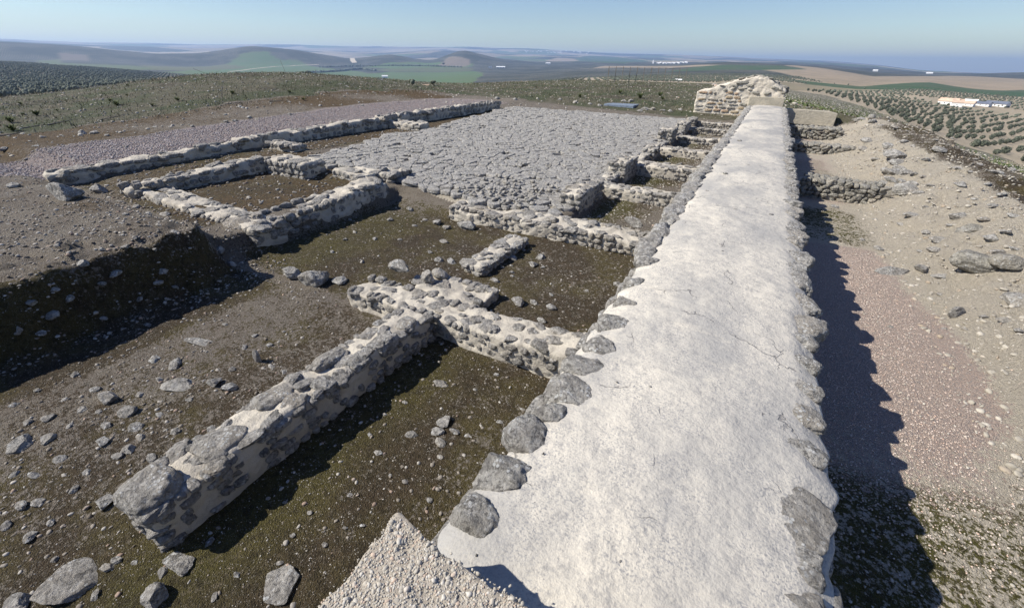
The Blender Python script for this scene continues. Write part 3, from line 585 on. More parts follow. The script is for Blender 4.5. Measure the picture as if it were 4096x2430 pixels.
# the broken concrete stub at the photographer's feet
def stub():
    rs=np.random.RandomState(8); c=(0,-.3,0); e=empty('concrete_stub',c,'rough broken block of pebbly concrete at the near end of the thick wall','concrete block')
    def top(x,y): return .415-.05*ss(.35,.65,y)*0+.02*fbm2(np.asarray(x)*3,np.asarray(y)*3,3,81)
    U,F=box_surf(110,110,26); P=np.array([-.88,-1.0,-.2])+U*np.array([1.8,1.63,.61])
    nx=np.minimum(P[:,0]+.88,.05)/.05
    q=P*1.; d=.034*fbm(q*5,3,81)+.026*fbm(q*17,3,82)
    ctr=np.array([0,-.2,.1]); n=(P-ctr); n/=np.linalg.norm(n,axis=1)[:,None]; P=P+n*d[:,None]
    P[:,2]+=np.where(U[:,2]>.99,.012*fbm(q*30,2,83),0); P[:,1]+=np.where(U[:,1]>.9,-.03*np.abs(fbm2(P[:,0]*6,P[:,2]*4,2,84))+.03*ss(-.6,-.85,P[:,0]),0)
    obj('concrete_body',mesh('concrete_body',P-np.array(c),F),plain('rough_concrete',(.50,.44,.35),(.36,.315,.25),40,.95,.03),e)
    from mathutils.bvhtree import BVHTree
    bv=BVHTree.FromPolygons([tuple(q_) for q_ in P.tolist()],[tuple(f_) for f_ in F.tolist()])
    def onto(x,y): return np.array([(h[0].z if (h:=bv.ray_cast(Vector((a_,b_,2)),Vector((0,0,-1))))[0] else .38) for a_,b_ in zip(x,y)])
    n=6500; x=rs.uniform(-.9,.5,n); y=rs.uniform(-.3,.63,n); z=onto(x,y)-.003*rs.rand(n); s=.003+.011*rs.rand(n)**3
    a=800; x2=rs.uniform(-.88,.5,a); y2=.62+rs.normal(0,.012,a); z2=rs.uniform(.0,.42,a); s2=.006+.010*rs.rand(a)**2
    P=np.concatenate([np.stack([x,y,z],1),np.stack([x2,y2,z2],1)])-np.array(c); s=np.concatenate([s,s2])
    n=26000; x=rs.uniform(-.9,.5,n); y=rs.uniform(-.3,.64,n); z=onto(x,y); sg=.0022+.0042*rs.rand(n)**2; tag(obj('embedded_grit',scatter_mesh('embedded_grit',GRIT,np.stack([x,y,z],1)-np.array(c),np.stack([sg,sg*.8,sg*.8],1),rs,.6),M_PEBW,e),kind='stuff')
    tag(obj('embedded_pebbles',scatter_mesh('embedded_pebbles',PEB,P,np.stack([s,s*.8,s*.7],1),rs,.6),M_PEBW,e),kind='stuff')
stub()
# ------------------------------------------------------------------ low room walls, left of the big wall
def wallfun(base_,seed,amp=.05): return bumpy(base_,amp,seed)
K=lambda v:(lambda x,y:np.full_like(np.asarray(x,float),v))
# long front wall with capping stones
def front_wall():
    e=masonry('rubble_wall','front rubble wall capped with big lichen grey stones, its near end a squared block',-3.43,-2.95,.22,3.28,-1.1,bumpy(K(-.70),.035,91),91,res=.03,size=.12,amp=.02,rr=.07,dens=.75,side='rlf')
    rs=np.random.RandomState(92)
    for x,y,w,l,h,a in((-3.18,.36,.25,.21,.16,.15),(-3.2,.86,.22,.25,.12,.1),(-3.28,1.42,.18,.26,.11,-.1),(-3.32,2.02,.13,.25,.12,.0),(-3.05,1.75,.13,.12,.1,.3),(-3.06,2.2,.12,.17,.1,.1),(-3.05,2.55,.14,.2,.11,.0),(-3.08,2.95,.13,.16,.1,.2),(-3.3,2.6,.12,.15,.08,.3),(-3.02,1.2,.09,.13,.1,.2)):
        put_rock('capping_stone',(x,y,-.745),(w*.86,l*.86,h*.85),rs,M_EDGE,'e',e,(rs.normal(0,.05),rs.normal(0,.05),a))
front_wall()
masonry('rubble_wall','low cross wall in front with a broad mortar top, joining the big wall to the front rubble wall',-4.55,-.9,3.32,3.82,-1.05,bumpy(lin(-4.6,-1,-.85,-.68,'x'),.05,93),93,res=.032,size=.125,amp=.028,dens=.8,side='fb')
masonry('rubble_wall','wide lumpy cross wall along the near edge of the stone paving',-5.55,-.9,7.02,7.72,-1.02,bumpy(lin(-5.6,-1,-.76,-.73,'x'),.06,94),94,res=.045,size=.16,amp=.04,dens=.9,side='fb')
ordn=['first','second','third','fourth','fifth','sixth']
for i,(y0,y1,t) in enumerate(((10.33,10.85,-.72),(13.2,13.95,-.66),(16.82,17.45,-.72),(20.25,20.75,-.74),(23.4,23.95,-.74),(26.3,26.7,-.74))):
    masonry('rubble_wall',f'{ordn[i]} low white mortared cross wall beyond the wide lumpy one, between paving and big wall',-3.15,-.88,y0,y1,-1.0,bumpy(K(t),.05,95+i),95+i,res=.05 if i<2 else .07,size=.14,amp=.03,dens=.85,side='f',group='low cross walls of the shop rooms')
pil=[('tall narrow wall stub streaked with white mortar, nearest along the paving edge',-3.55,-3.05,8.48,10.1,-.50),('upright wall stub along the paving edge, behind the nearest streaked one',-3.55,-3.02,11.9,13.25,-.42),('low broken stub of stones at the paving edge between second and third cross walls',-3.5,-3.05,15.6,16.6,-.58),('small squared stone pier at the paving edge beside the fourth cross wall',-3.7,-3.1,18.9,20.0,-.36),('far stub at the paving edge beside the fifth cross wall',-3.6,-3.1,22.2,23.7,-.45),('farthest little stub at the paving edge before the ruined tower',-3.6,-3.15,25.3,26.4,-.5)]
for i,(lb,x0,x1,y0,y1,t) in enumerate(pil):
    masonry('wall_stub',lb,x0,x1,y0,y1,-1.0,bumpy(K(t),.06,110+i),110+i,'wall stub',res=.05,size=.17,amp=.03,rr=.08,dens=1.1,side='rf')
for i,(y0,y1) in enumerate(((10.3,11.8),(13.5,15.4),(17,18.6),(20.3,22))):
    masonry('edge_kerb',f'{ordn[i]} low run of stones edging the paving beside the shop rooms',-3.5,-3.12,y0,y1,-1.0,bumpy(K(-.70),.06,120+i),120+i,'kerb',res=.06,size=.16,amp=.04,dens=1.,side='r',group='low stone edging of the paved court')
masonry('partition_wall','short low partition of flat lichen stones alone on the mossy middle room floor',-3.72,-3.3,4.95,6.55,-1.02,bumpy(K(-.86),.03,130),130,res=.035,size=.15,amp=.025,dens=1.2,side='rfl',smat=M_EDGE,key='e')
masonry('rubble_wall','low mortared spur behind the front cross wall carrying an upright dark block',-3.85,-2.75,3.86,4.5,-1.05,bumpy(K(-.86),.05,128),128,res=.04,size=.16,amp=.04,dens=.9,side='rb')
# left block of rooms
masonry('rubble_wall','stout stepped wall with a dark shaded side between the left room and the middle room',-8.15,-7.42,3.95,7.15,-1.0,bumpy(lin(3.9,7.2,-.74,-.42,'y'),.06,131),131,res=.04,size=.19,amp=.04,rr=.1,dens=.85,side='rfl')
masonry('rubble_wall','low lumpy stump running left from the stout stepped wall beside the paving',-9.3,-8.1,7.1,7.75,-.8,bumpy(K(-.42),.07,132),132,res=.05,size=.17,amp=.05,dens=1.,side='fr')
masonry('wall_stub','square stone post standing at the near corner of the paving beside the stout wall',-8.2,-7.68,7.55,8.35,-1.0,bumpy(K(-.43),.04,133),133,'wall stub',res=.045,size=.2,amp=.035,rr=.07,dens=1.1,side='fr')
masonry('rubble_wall','broad flat band of stones and mortar at the near end of the left rooms, above the earth bank',-11.6,-7.3,3.72,4.35,-.9,bumpy(lin(-11.6,-7.3,-.50,-.62,'x'),.06,134),134,res=.05,size=.2,amp=.045,dens=1.1,side='fbr')
masonry('rubble_wall','low rounded wall between the two long mossy rooms at left',-11.78,-11.33,3.6,6.75,-.75,bumpy(lin(3.6,6.8,-.46,-.26,'y'),.05,135),135,res=.05,size=.2,amp=.045,rr=.1,dens=.8,side='rl')
masonry('rubble_wall','thick pale block of wall ending the rounded wall and turning towards the paving',-11.4,-9.75,6.62,7.3,-.75,bumpy(K(-.27),.06,136),136,res=.05,size=.22,amp=.05,rr=.1,dens=.9,side='fr')
masonry('rubble_wall','near stretch of the long outer wall beside the pink gravel path',-14.42,-13.95,3.15,7.6,-.75,bumpy(lin(3.1,7.5,-.36,-.24,'y'),.06,137),137,res=.06,size=.22,amp=.05,rr=.1,dens=.85,side='rl')
masonry('rubble_wall','middle stretch of the long outer wall, tallest beside the second mossy room',-14.4,-13.93,7.6,13.6,-.7,bumpy(lin(7.6,13.6,-.16,-.1,'y'),.06,138),138,res=.07,size=.22,amp=.05,rr=.1,dens=.8,side='rl')
masonry('rubble_wall','far dark stretch of the outer wall, rough with overhanging stones',-14.35,-13.85,13.6,23.2,-.7,bumpy(lin(13.6,23.2,-.04,-.08,'y'),.09,139),139,res=.1,size=.28,amp=.09,rr=.1,dens=1.1,side='rl')
masonry('rubble_wall','short tumbled cross wall between the first two long mossy rooms by the outer wall',-13.6,-12.35,8.25,8.75,-.62,bumpy(K(-.30),.07,140),140,res=.06,size=.22,amp=.05,dens=1.1,side='fr')
masonry('rubble_wall','low ragged cross wall joining the outer wall to the left edge of the paving',-13.9,-12.2,13.9,14.7,-.6,bumpy(K(-.26),.06,141),141,res=.07,size=.24,amp=.06,dens=1.2,side='f')
# ------------------------------------------------------------------ ruined tower and concrete pieces
def tower():
    xs=[-3.95,-3.75,-3.3,-2.7,-2.0,-1.3,-.75,-.45,-.1,.3,.7]; zs=[.58,.66,.72,.94,1.20,1.38,1.42,1.36,1.2,1.0,.78]
    tf=lambda x,y:np.interp(x,xs,zs)+.09*fbm2(np.asarray(x)*2.4,np.asarray(y)*2.4,3,150)*ss(-3.7,-2.8,np.asarray(x))+.05*fbm2(np.asarray(x)*7,np.asarray(y)*7,2,151)*ss(-3.7,-2.8,np.asarray(x))-.12*ss(31,32.6,np.asarray(y))
    c=(-1.6,31,-.8); e=empty('ruined_tower',c,'ruined masonry tower stump with ochre blocks and crumbling peaked top at the wall\'s far end','ruin'); rs=np.random.RandomState(150)
    v,f=core(-3.93,.68,29.62,32.6,-1.1,tf,.05,.07,.03,150,.02); obj('mortar_core',mesh('mortar_core',v-np.array(c),f),M_TOWER,e)
    n=0
    rows=[(-.62,.17),(-.40,.15),(-.2,.13),(-.02,.12),(.17,.13),(.36,.15),(.55,.13)]
    for zc,h in rows:
        x=-3.88+rs.uniform(0,.08)
        while x<-1.0:
            w=rs.uniform(.14,.5) if n%3 else rs.uniform(.3,.6)
            if x<-3.8: w=.5
            if x+w>-.95: break
            if rs.rand()<.86:
                ash=rs.rand()<.62; hh=h*rs.uniform(.55,1.0) if not ash else h*rs.uniform(.85,1.05)
                put_rock('facing_stone',(x+w/2,29.645,zc+rs.normal(0,.015)),(w/2*1.05,.065,hh/2*1.15),rs,M_ASH if ash else M_DRY,'a' if ash else 'd',e,(rs.normal(0,.04),rs.normal(0,.03),rs.normal(0,.04)))
            x+=w*1.05+rs.uniform(.03,.09); n+=1
    for x,z,w,h,dy in((-1.55,1.10,.40,.10,0),(-1.2,.98,.22,.07,0),(-1.95,.95,.2,.08,0),(-.7,1.3,.25,.08,.3),(-.45,1.2,.22,.07,.3),(-.3,1.0,.2,.08,.2),(.05,1.0,.24,.06,.2),(.1,.88,.24,.08,.1),(.38,.78,.16,.09,.1),(.55,.68,.15,.08,0),(-.8,.6,.22,.08,0),(-.2,.62,.2,.08,.05),(-2.6,.9,.2,.05,.1),(-2.2,1.1,.2,.06,.3),(-1.7,1.3,.22,.06,.4),(-3.1,.72,.18,.06,.3),(-1.3,1.38,.2,.05,.5),(-.9,1.37,.22,.06,.6),(-2.0,.78,.15,.06,0),(-1.5,.8,.25,.06,0),(-2.4,.7,.12,.07,0),(-1.1,.75,.13,.06,0)):
        put_rock('crown_stone',(x,29.66+dy,z),(w,.2 if dy else .09,h),rs,M_DRY,'d',e,(rs.normal(0,.08),rs.normal(0,.1),rs.normal(0,.2)))
    for k in range(20):
        x=rs.uniform(-.9,.62); y=rs.uniform(29.75,30.4); s=rs.uniform(.13,.27); put_rock('crown_stone',(x,y,float(tf(np.array([x]),np.array([y]))[0])+rs.uniform(-.22,.03)),(s,s*.8,s*.38),rs,M_DRY,'d',e,(rs.normal(0,.12),rs.normal(0,.15),rs.normal(0,.4)))
    for k in range(26):
        x=rs.uniform(-3.4,.5); y=rs.uniform(30,32.4); s=rs.uniform(.1,.25); put_rock('crown_stone',(x,y,float(tf(np.array([x]),np.array([y]))[0])-.02),(s,s*.8,s*.35),rs,M_DRY,'d',e)
tower()
def slab(name,label,cat,x0,x1,y0,y1,z0,top,seed,amp=.008):
    v,f=core(x0,x1,y0,y1,z0,top,.035,.02,amp,seed,.012); c=np.array(((x0+x1)/2,(y0+y1)/2,z0)); return tag(obj(name,mesh(name,v-c,f),M_CONC,None,c),label,cat)
M_CONC=mortar_mat('weathered_concrete',(.43,.385,.30),(.33,.30,.235))
slab('concrete_step','squared concrete step across the far end of the thick wall top, against the tower','step',-1.02,.74,29.33,29.95,-.1,K(.455),160)
slab('concrete_beam','long pale concrete beam with a chipped right end, beyond the trench right of the tower','beam',.78,3.42,29.75,30.2,-.85,lambda x,y:np.interp(x,[.78,3.0,3.42],[-.09,-.13,-.22]),161)
p=at(2490,424); slab('cover_slab','flat grey blue cover slab lying at the far right edge of the paving','cover slab',p[0]-1.1,p[0]+.9,p[1]-.6,p[1]+.8,p[2]-.2,K(p[2]+.10),162).data.materials[0]=plain('blue_slab',(.20,.24,.29),(.14,.17,.21),4)
# ------------------------------------------------------------------ dry stone walls of the trench
def drystone(label,x0,x1,y0,y1,z0,top,seed,size=.2):
    rs=np.random.RandomState(seed); c=((x0+x1)/2,(y0+y1)/2,z0); e=empty('dry_stone_wall',c,label,'wall','dry stone walls in the trench')
    v,f=core(x0+.08,x1-.05,y0+.12,y1-.12,z0-.2,lambda x,y:top(x,y)-.08,.08,.06,.03,seed); obj('earth_core',mesh('earth_core',v-np.array(c),f),M_EARTH,e)
    n=0; tm=float(top(np.array([c[0]]),np.array([c[1]]))[0]); rows=max(2,int(round((tm-z0)/.095)))
    for k in range(rows):
        for face,y in(('f',y0+.1),('b',y1-.1),('m',c[1])):
            if face!='f' and k<rows-1: continue
            x=x0+rs.uniform(0,.1)
            while x<x1:
                w=rs.uniform(.6,1.5)*size; 
                t=float(top(np.array([min(x+w/2,x1)]),np.array([y]))[0]); zz=z0+(k+.55)/rows*(t-z0)
                if n<98: put_rock('stone',(x+w/2,y+rs.normal(0,.02),zz),(w*.56,size*rs.uniform(.55,.75),.062*rs.uniform(.85,1.3)),rs,M_DRY,'d',e,(rs.normal(0,.1),rs.normal(0,.22),rs.normal(0,.2)))
                n+=1; x+=w*1.02
M_EARTH=plain('packed_earth',(.21,.18,.135),(.14,.12,.09),8,.95,.02)
drystone('nearest dry stone wall across the right trench, stacked of slanting flat stones',1.35,3.15,13.95,14.75,-1.2,lin(1.3,3.2,-.66,-.70,'x'),170,.17)
drystone('middle dry stone wall crossing the right trench, low and curving into the bank',1.0,3.9,21.9,22.7,-1.2,lin(1,3.9,-.80,-.86,'x'),171,.24)
drystone('farthest dry stone wall across the right trench, partly in the big wall\'s shadow',.95,3.3,26.2,27.1,-1.2,lin(1,3.3,-.66,-.6,'x'),172,.24)
# ------------------------------------------------------------------ the paving
def paving():
    rs=np.random.RandomState(33); poly=COURT; V=[];F4=[];off=0; verts=[];faces=[]
    # jittered Voronoi cells, clipped one against the next
    def cells(s):
        gx=np.arange(-14.5,-3,s); gy=np.arange(7,28,s*.8); pts={}
        for i,x in enumerate(gx):
            for j,y in enumerate(gy): pts[(i,j)]=np.array([x+rs.uniform(-.6,.6)*s,y+rs.uniform(-.6,.6)*s*.8])
        return pts
    pts={k:v for k,v in cells(.26).items() if rs.rand()>.33}; out=[]
    P=np.array(list(pts.values())); ins=inpoly(P[:,0],P[:,1],poly)
    for (key,p),ok in zip(pts.items(),ins):
        if not ok: continue
        c=[p+np.array(q)*.8 for q in((-.6,-.6),(.6,-.6),(.6,.6),(-.6,.6))]
        for di in range(-2,3):
            for dj in range(-2,3):
                if di==0 and dj==0: continue
                q=pts.get((key[0]+di,key[1]+dj))
                if q is None: continue
                m=(p+q)/2; n=q-p; new=[]
                for a in range(len(c)):
                    A,B=c[a],c[(a+1)%len(c)]; da,db=(A-m)@n,(B-m)@n
                    if da<=0:new.append(A)
                    if da*db<0:new.append(A+(B-A)*da/(da-db))
                c=new
                if len(c)<3:break
            if len(c)<3:break
        if len(c)>=3: out.append((p,np.array(c)))
    vs=[];fs=[];off=0; K_=26
    for p,c in out:
        ctr=c.mean(0); rad=np.linalg.norm(c-ctr,axis=1).max()
        if rs.rand()<.03: continue
        # outline resampled, rounded
        seg=np.roll(c,-1,0)-c; L=np.linalg.norm(seg,axis=1); cum=np.concatenate([[0],np.cumsum(L)]); t=np.linspace(0,cum[-1],K_,endpoint=False); k=np.clip(np.searchsorted(cum,t,side='right')-1,0,len(c)-1); o=c[k]+seg[k]*((t-cum[k])/np.maximum(L[k],1e-9))[:,None]
        o=(2*o+np.roll(o,1,0)+np.roll(o,-1,0))/4; gap=rs.uniform(.93,1.04)
        tilt=rs.normal(0,.04,2); lift=rs.uniform(.02,.045); 
        n=fbm2(o[:,0]*9,o[:,1]*9,2,90)
        rings=[(1.02,-.08),(1.0,-.013),(.965,.0),(.7,.002),(.35,.002)]
        for s_,dz in rings:
            q=ctr+(o-ctr)*gap*s_*(1+.11*n[:,None]); vs.append(np.column_stack([q,np.full(K_,dz)+lift+(q-ctr)@tilt])); 
        vs.append(np.array([[ctr[0],ctr[1],lift+.006]]))
        for r in range(4):
            a=off+r*K_+np.arange(K_); b=off+r*K_+(np.arange(K_)+1)%K_; fs.append(np.stack([a,b,b+K_,a+K_],1))
        a=off+4*K_+np.arange(K_); b=off+4*K_+(np.arange(K_)+1)%K_; cc=np.full(K_,off+5*K_); fs.append(np.stack([a,b,cc,cc],1)); off+=5*K_+1
    v=np.concatenate(vs); f=np.concatenate(fs)
    v[:,2]+=court_z(v[:,0],v[:,1])-.02+.009*fbm2(v[:,0]*9,v[:,1]*9,3,95)
    m=bpy.data.meshes.new('paving'); 
    tri=f[:,2]==f[:,3]; m.from_pydata(v.tolist(),[],[q[:3] if t_ else q for q,t_ in zip(f.tolist(),tri)]); m.polygons.foreach_set('use_smooth',np.ones(len(m.polygons),bool)); m.update()
    tag(obj('paving',m,M_PAVE),kind='structure')
    # rough cobbles where slabs are missing, and mortar bed
    n=6500; x=rs.uniform(-14,-3.2,n); y=rs.uniform(7.2,27.5,n); q=inpoly(x,y,poly); x,y=x[q],y[q]; s=.02+.045*rs.rand(len(x))**2
    pt=(np.abs(x+4.9)<1.0)&(y<9.6); s=np.where(pt,.03+.05*rs.rand(len(x)),s)
    z=court_z(x,y)+np.where(pt,.05,.005)
    tag(obj('cobbles',scatter_mesh('cobbles',PEB,np.stack([x,y,z],1),np.stack([s,s*.75,s*.6],1),rs,.4),M_PAVE),'grey cobbles and stone chips bedded between the slabs of the paved court','cobbles',kind='stuff')
paving()
# ------------------------------------------------------------------ loose stones
RS=np.random.RandomState(77)
def dep(p): return float((np.asarray(p)-np.array([0,0,CAMH]))@FW)
def loose(px,py,w,label,cat='stone',flat=.45,mat=None,key='e',group=None,lift=.35,rot=None,asp=.75,name='loose_stone',tilt=.12,z=None):
    p=at(px,py) if z is None else at(px,py,z); s=w/1640*dep(p)/2; h=s*flat
    o=put_rock(name,(p[0],p[1],p[2]+h*lift),(s,s*asp,h),RS,mat or M_EDGE,key,None,rot if rot is not None else (RS.normal(0,tilt),RS.normal(0,tilt),RS.uniform(-.6,.6)))
    return tag(o,label,cat,group)
NOT=[ # the stones one would point at
 (280,795,150,'big dark squared boulder lying on the earth bank at left','boulder',.62,.5,.62),
 (400,768,66,'small grey block beside the big dark boulder','stone',.7,.5,.7),
 (1172,1105,95,'pale pitted boulder, left one of a touching pair by the bank\'s shadow','boulder',.62,.45,.8),
 (1262,1132,125,'rounded grey boulder, right one of a touching pair by the bank\'s shadow','boulder',.62,.45,.8),
 (1358,1128,75,'low grey stone between the boulder pair and the front cross wall','stone',.5,.3,.8),
 (285,2335,235,'largest flat stone slab lying in the bottom left corner','stone',.28,.2,.85),
 (722,2255,150,'flat oblong stone just below the end of the front rubble wall','stone',.3,.2,.55),
 (1125,2340,150,'wedge shaped beige stone left of the pebbly concrete block','stone',.3,.25,1.1),
 (621,2400,115,'upright pointed grey stone at the bottom edge of the picture','stone',.7,.4,.8),
 (75,2415,130,'grey stone in the very corner beside the largest flat slab','stone',.35,.3,.6),
 (428,2012,85,'small pale round stone touching the end block of the front wall','stone',.5,.4,.8),
 (716,1545,150,'half buried flat pale stone on the open front floor','stone',.2,.0,.6),
 (436,1595,110,'bluish grey oblong stone below the edge of the bank shadow','stone',.4,.3,.5),
 (862,1535,65,'dark knobbly stone beside the half buried flat one','stone',.6,.4,.8),
 (806,1368,150,'thin white streak of stone flush with the front floor','stone',.1,.0,.35),
 (1035,1445,42,'small stone standing on edge on the front floor','stone',1.6,.6,.6),
 (1868,915,88,'thick slab tilted against the low partition in the middle room','boulder',.55,.5,.5),
 (1936,895,42,'round stone between the tilted slab and the low partition','stone',.7,.5,.8),
 (1602,1090,110,'dark angular block resting on the end of the front cross wall','boulder',.55,.8,.55),
 (1716,1125,66,'upright dark block on mortar, beside the low cross wall','boulder',.9,.6,.8),
 (1762,1105,76,'mortared lump of pale stones behind the upright dark block','boulder',.6,.5,.8),
 (2072,1215,68,'round pale boulder alone on the middle room floor','boulder',.55,.45,.8),
 (2206,1234,46,'white chipped stone on the middle room floor near the big wall','stone',.6,.5,.8),
 (2537,900,86,'grey oblong block lying on the wide lumpy cross wall','boulder',.5,.55,.5),
 (1776,1690,62,'grey stone with two lobes on the front room floor','stone',.4,.3,1.2),
 (1764,1535,68,'flat pinkish stone on the front room floor','stone',.25,.2,.6),
 (3894,1068,190,'largest dusty boulder on the bank right of the trench','boulder',.5,.35,.6),
 (4030,1062,130,'pale speckled rock just right of the largest dusty boulder','boulder',.45,.3,.8),
 (3586,1092,175,'long flat grey rock flush with the edge of the pink gravel','stone',.18,.1,.4),
 (3815,1268,62,'little pointed slab standing on edge on the right bank','stone',.9,.7,.4),
 (4072,1215,115,'flat split rock at the right edge of the picture','boulder',.4,.3,.8),
 (3877,930,105,'dark overhanging rock in the face of the right bank','boulder',.4,.4,.6),
 (3434,486,54,'flat rock on the far crest of the right bank','stone',.4,.4,.6),
 (3484,488,34,'lower stone of a small cairn on the bank crest','stone',.5,.4,.8),
 (3530,790,110,'big brown mud coated rock ending the nearest dry stone wall','boulder',.55,.4,.6),
 (1648,742,75,'thin slab lying on the slabs of the court, larger than the rest','stone',.12,1.0,.8),
 (1960,650,0,'','',0,0,0),
]
for px,py,w,lb,ct,fl,li,asp in NOT:
    if not w: continue
    ZW={1602:-.77,1716:-.84,1762:-.86,2537:-.70,1358:None,1648:None}.get(px)
    loose(px,py,w,lb,ct,fl,M_DRY if 'dusty' in lb or 'mud' in lb or 'overhang' in lb else M_EDGE,'d' if 'dusty' in lb or 'mud' in lb or 'overhang' in lb else 'e',None,li,None,asp,z=ZW)
p=at(3484,488); loose(3485,470,26,'upper stone of a small cairn on the bank crest','stone',.8,z=p[2]+.1)
GRP=[
 ('small grey loose stone on the stony open floor of the front left room','loose stones of the open front floor',.4,
  [(515,1801,70),(470,1826,50),(509,1652,75),(543,1711,54),(562,1752,48),(425,1702,52),(196,1759,62),(84,1781,92),(280,1708,42),(246,1837,54),(196,1675,52),(610,1831,60),(414,1769,64),(700,1462,78),(621,1440,50),(918,1552,60),(330,1640,40),(140,1900,52),(300,1960,46),(90,2020,60),(210,2090,50),(120,2150,60),(30,2100,56),(350,1890,36),(160,2010,50),(60,1900,40),(470,2240,48),(560,2110,44),(430,2270,60),(650,2290,50),(540,2250,30),(380,2380,50),(220,2240,30),(700,1730,40),(640,1660,34),(760,1600,36),(980,1390,34),(1020,1345,30),(1080,1380,26),(930,1480,34),(1140,1490,30),(1090,1470,36),(560,1580,40),(640,1520,36),(380,1560,40),(300,1500,36),(150,1560,34),(60,1620,40),(110,1690,36),(400,1650,34),(260,1600,30),(590,1300,30),(800,1280,22),(900,1300,26)]),
 ('grey stone lying in the deep shade at the foot of the earth bank','stones in the bank shade',.5,
  [(481,1128,64),(207,1262,80),(660,1100,42),(425,1166,44),(650,1160,36),(560,1200,34),(130,1215,50),(300,1230,44),(90,1330,42),(180,1350,40),(420,1280,30),(700,1150,30),(350,1080,46),(240,1190,36),(930,1060,40),(880,1010,60)]),
 ('pale fist sized stone on the mossy floor of the middle room','loose stones of the middle room',.55,
  [(1776,970,40),(1804,1048,55),(1753,1043,40),(2134,1213,36),(2050,1038,44),(2162,1030,38),(2134,1060,44),(1980,1125,46),(1888,1148,34),(1902,1192,42),(2470,1138,40),(2167,1284,42),(1787,914,34),(1748,892,44),(2046,1065,18),(2010,1070,16),(2045,1090,24),(2048,1104,20),(2170,1070,20),(2345,1165,22),(2205,1180,24),(2095,1002,22),(1420,930,24),(1560,880,26),(1640,840,40),(1660,905,26),(1500,960,24),(1330,1010,24),(1700,880,22),(1600,960,20),(1400,880,20),(1450,1050,24),(1380,960,20),(1720,1010,24)]),
 ('light chip of stone on the dark floor between front rubble wall and big wall','loose chips of the front right room',.4,
  [(1748,1728,60),(1820,1725,50),(1764,1770,56),(1647,1742,56),(1985,1499,26),(1998,1690,30),(1515,1810,40),(1540,1660,22),(1480,1740,24),(1622,1926,28),(1563,1904,22),(1450,2100,24),(1870,1745,26),(1900,1560,20),(2090,1640,22),(1720,2000,26),(1400,1980,26),(1240,2050,24),(1120,2250,30),(950,2300,34),(860,2390,40),(840,2170,40),(1380,2110,22),(1300,2180,26),(1170,2140,24),(1620,1610,26),(1760,1830,30)]),
 ('grey stone scattered on the flat top of the left earth bank','stones on the bank top',.45,
  [(60,745,48),(45,905,50),(20,1010,44),(380,945,40),(500,990,36),(545,955,30),(250,870,26),(190,865,24),(350,890,22),(640,905,30),(505,860,30),(490,895,36),(120,960,24),(230,980,24),(410,1000,30),(300,910,24),(700,930,34),(620,1000,30),(90,800,24),(130,880,20),(440,855,22),(590,860,44),(660,860,48),(545,830,40),(480,810,36)]),
 ('loose stone lying along the pink gravel path at left','stones along the gravel path',.5,
  [(335,540,46),(380,537,36),(20,600,40),(145,588,30),(210,600,26),(430,545,24),(505,590,22),(300,640,22),(620,510,22),(690,505,20),(770,508,22),(905,490,26),(940,486,24),(1000,472,26),(1030,480,20),(1160,460,18),(1280,425,18),(1450,425,18),(250,625,24),(110,640,24)]),
 ('lichened boulder in the tumbled row bordering the trench at right','tumbled boulders bordering the trench',.5,
  [(3566,640,82),(3584,658,56),(3596,678,50),(3574,693,58),(3617,698,50),(3540,694,44),(3558,729,50),(3604,729,44),(3641,743,52),(3560,762,46),(3615,772,80),(3673,772,40),(3719,745,30),(3550,594,50),(3554,615,46),(3450,597,36),(3466,568,46),(3502,638,34),(3686,715,28),(3530,735,34),(3590,750,34),(3640,770,44),(3650,705,34)]),
 ('weathered stone lying on the pale bank right of the trench','stones on the right bank',.45,
  [(3686,1083,60),(3754,1110,52),(3748,965,52),(3737,1007,52),(3513,999,40),(3334,828,36),(3647,864,60),(3843,872,70),(3960,960,60),(3990,1010,50),(4020,930,40),(3930,880,46),(3800,905,34),(3700,930,30),(3600,900,30),(3760,1180,26),(3860,1320,28),(3560,1310,20),(3780,1316,30),(3930,1270,30),(4010,1290,60),(4070,1330,44),(3500,880,24),(3680,1010,30),(3450,960,22),(4060,1000,40),(3970,830,40),(4050,870,44),(3900,800,30),(3700,830,26)]),
 ('flat stone half sunk in the mossy crest of the right bank','stones on the bank crest',.35,
  [(3518,504,30),(3613,572,36),(3574,517,30),(3757,604,50),(3832,676,34),(3980,690,50),(3793,551,36),(3650,590,26),(3700,640,30),(3880,690,30),(3920,660,30),(4040,680,36),(3840,740,40),(3740,560,20),(3900,640,22),(4000,780,40),(3950,740,30)]),
 ('stone lying on the rough ground at the far edge of the paving','stones beyond the paving',.6,
  [(2495,408,24),(2520,410,28),(2580,440,30),(2560,445,26),(2610,440,22),(2650,445,24),(2400,425,22),(2360,418,20),(2680,448,24),(2720,440,20),(2300,412,20),(2240,400,18),(2150,398,18),(2060,400,22),(1990,396,22)]),
]
for lb,g,fl,L in GRP:
    for px,py,w in L:
        loose(px,py,w*1.05,lb,'stone',fl*RS.uniform(.7,1.2),M_DRY if 'right' in lb and RS.rand()<.5 else M_EDGE,'d' if RS.rand()<.0 else 'e',g,.25,None,RS.uniform(.55,.95))
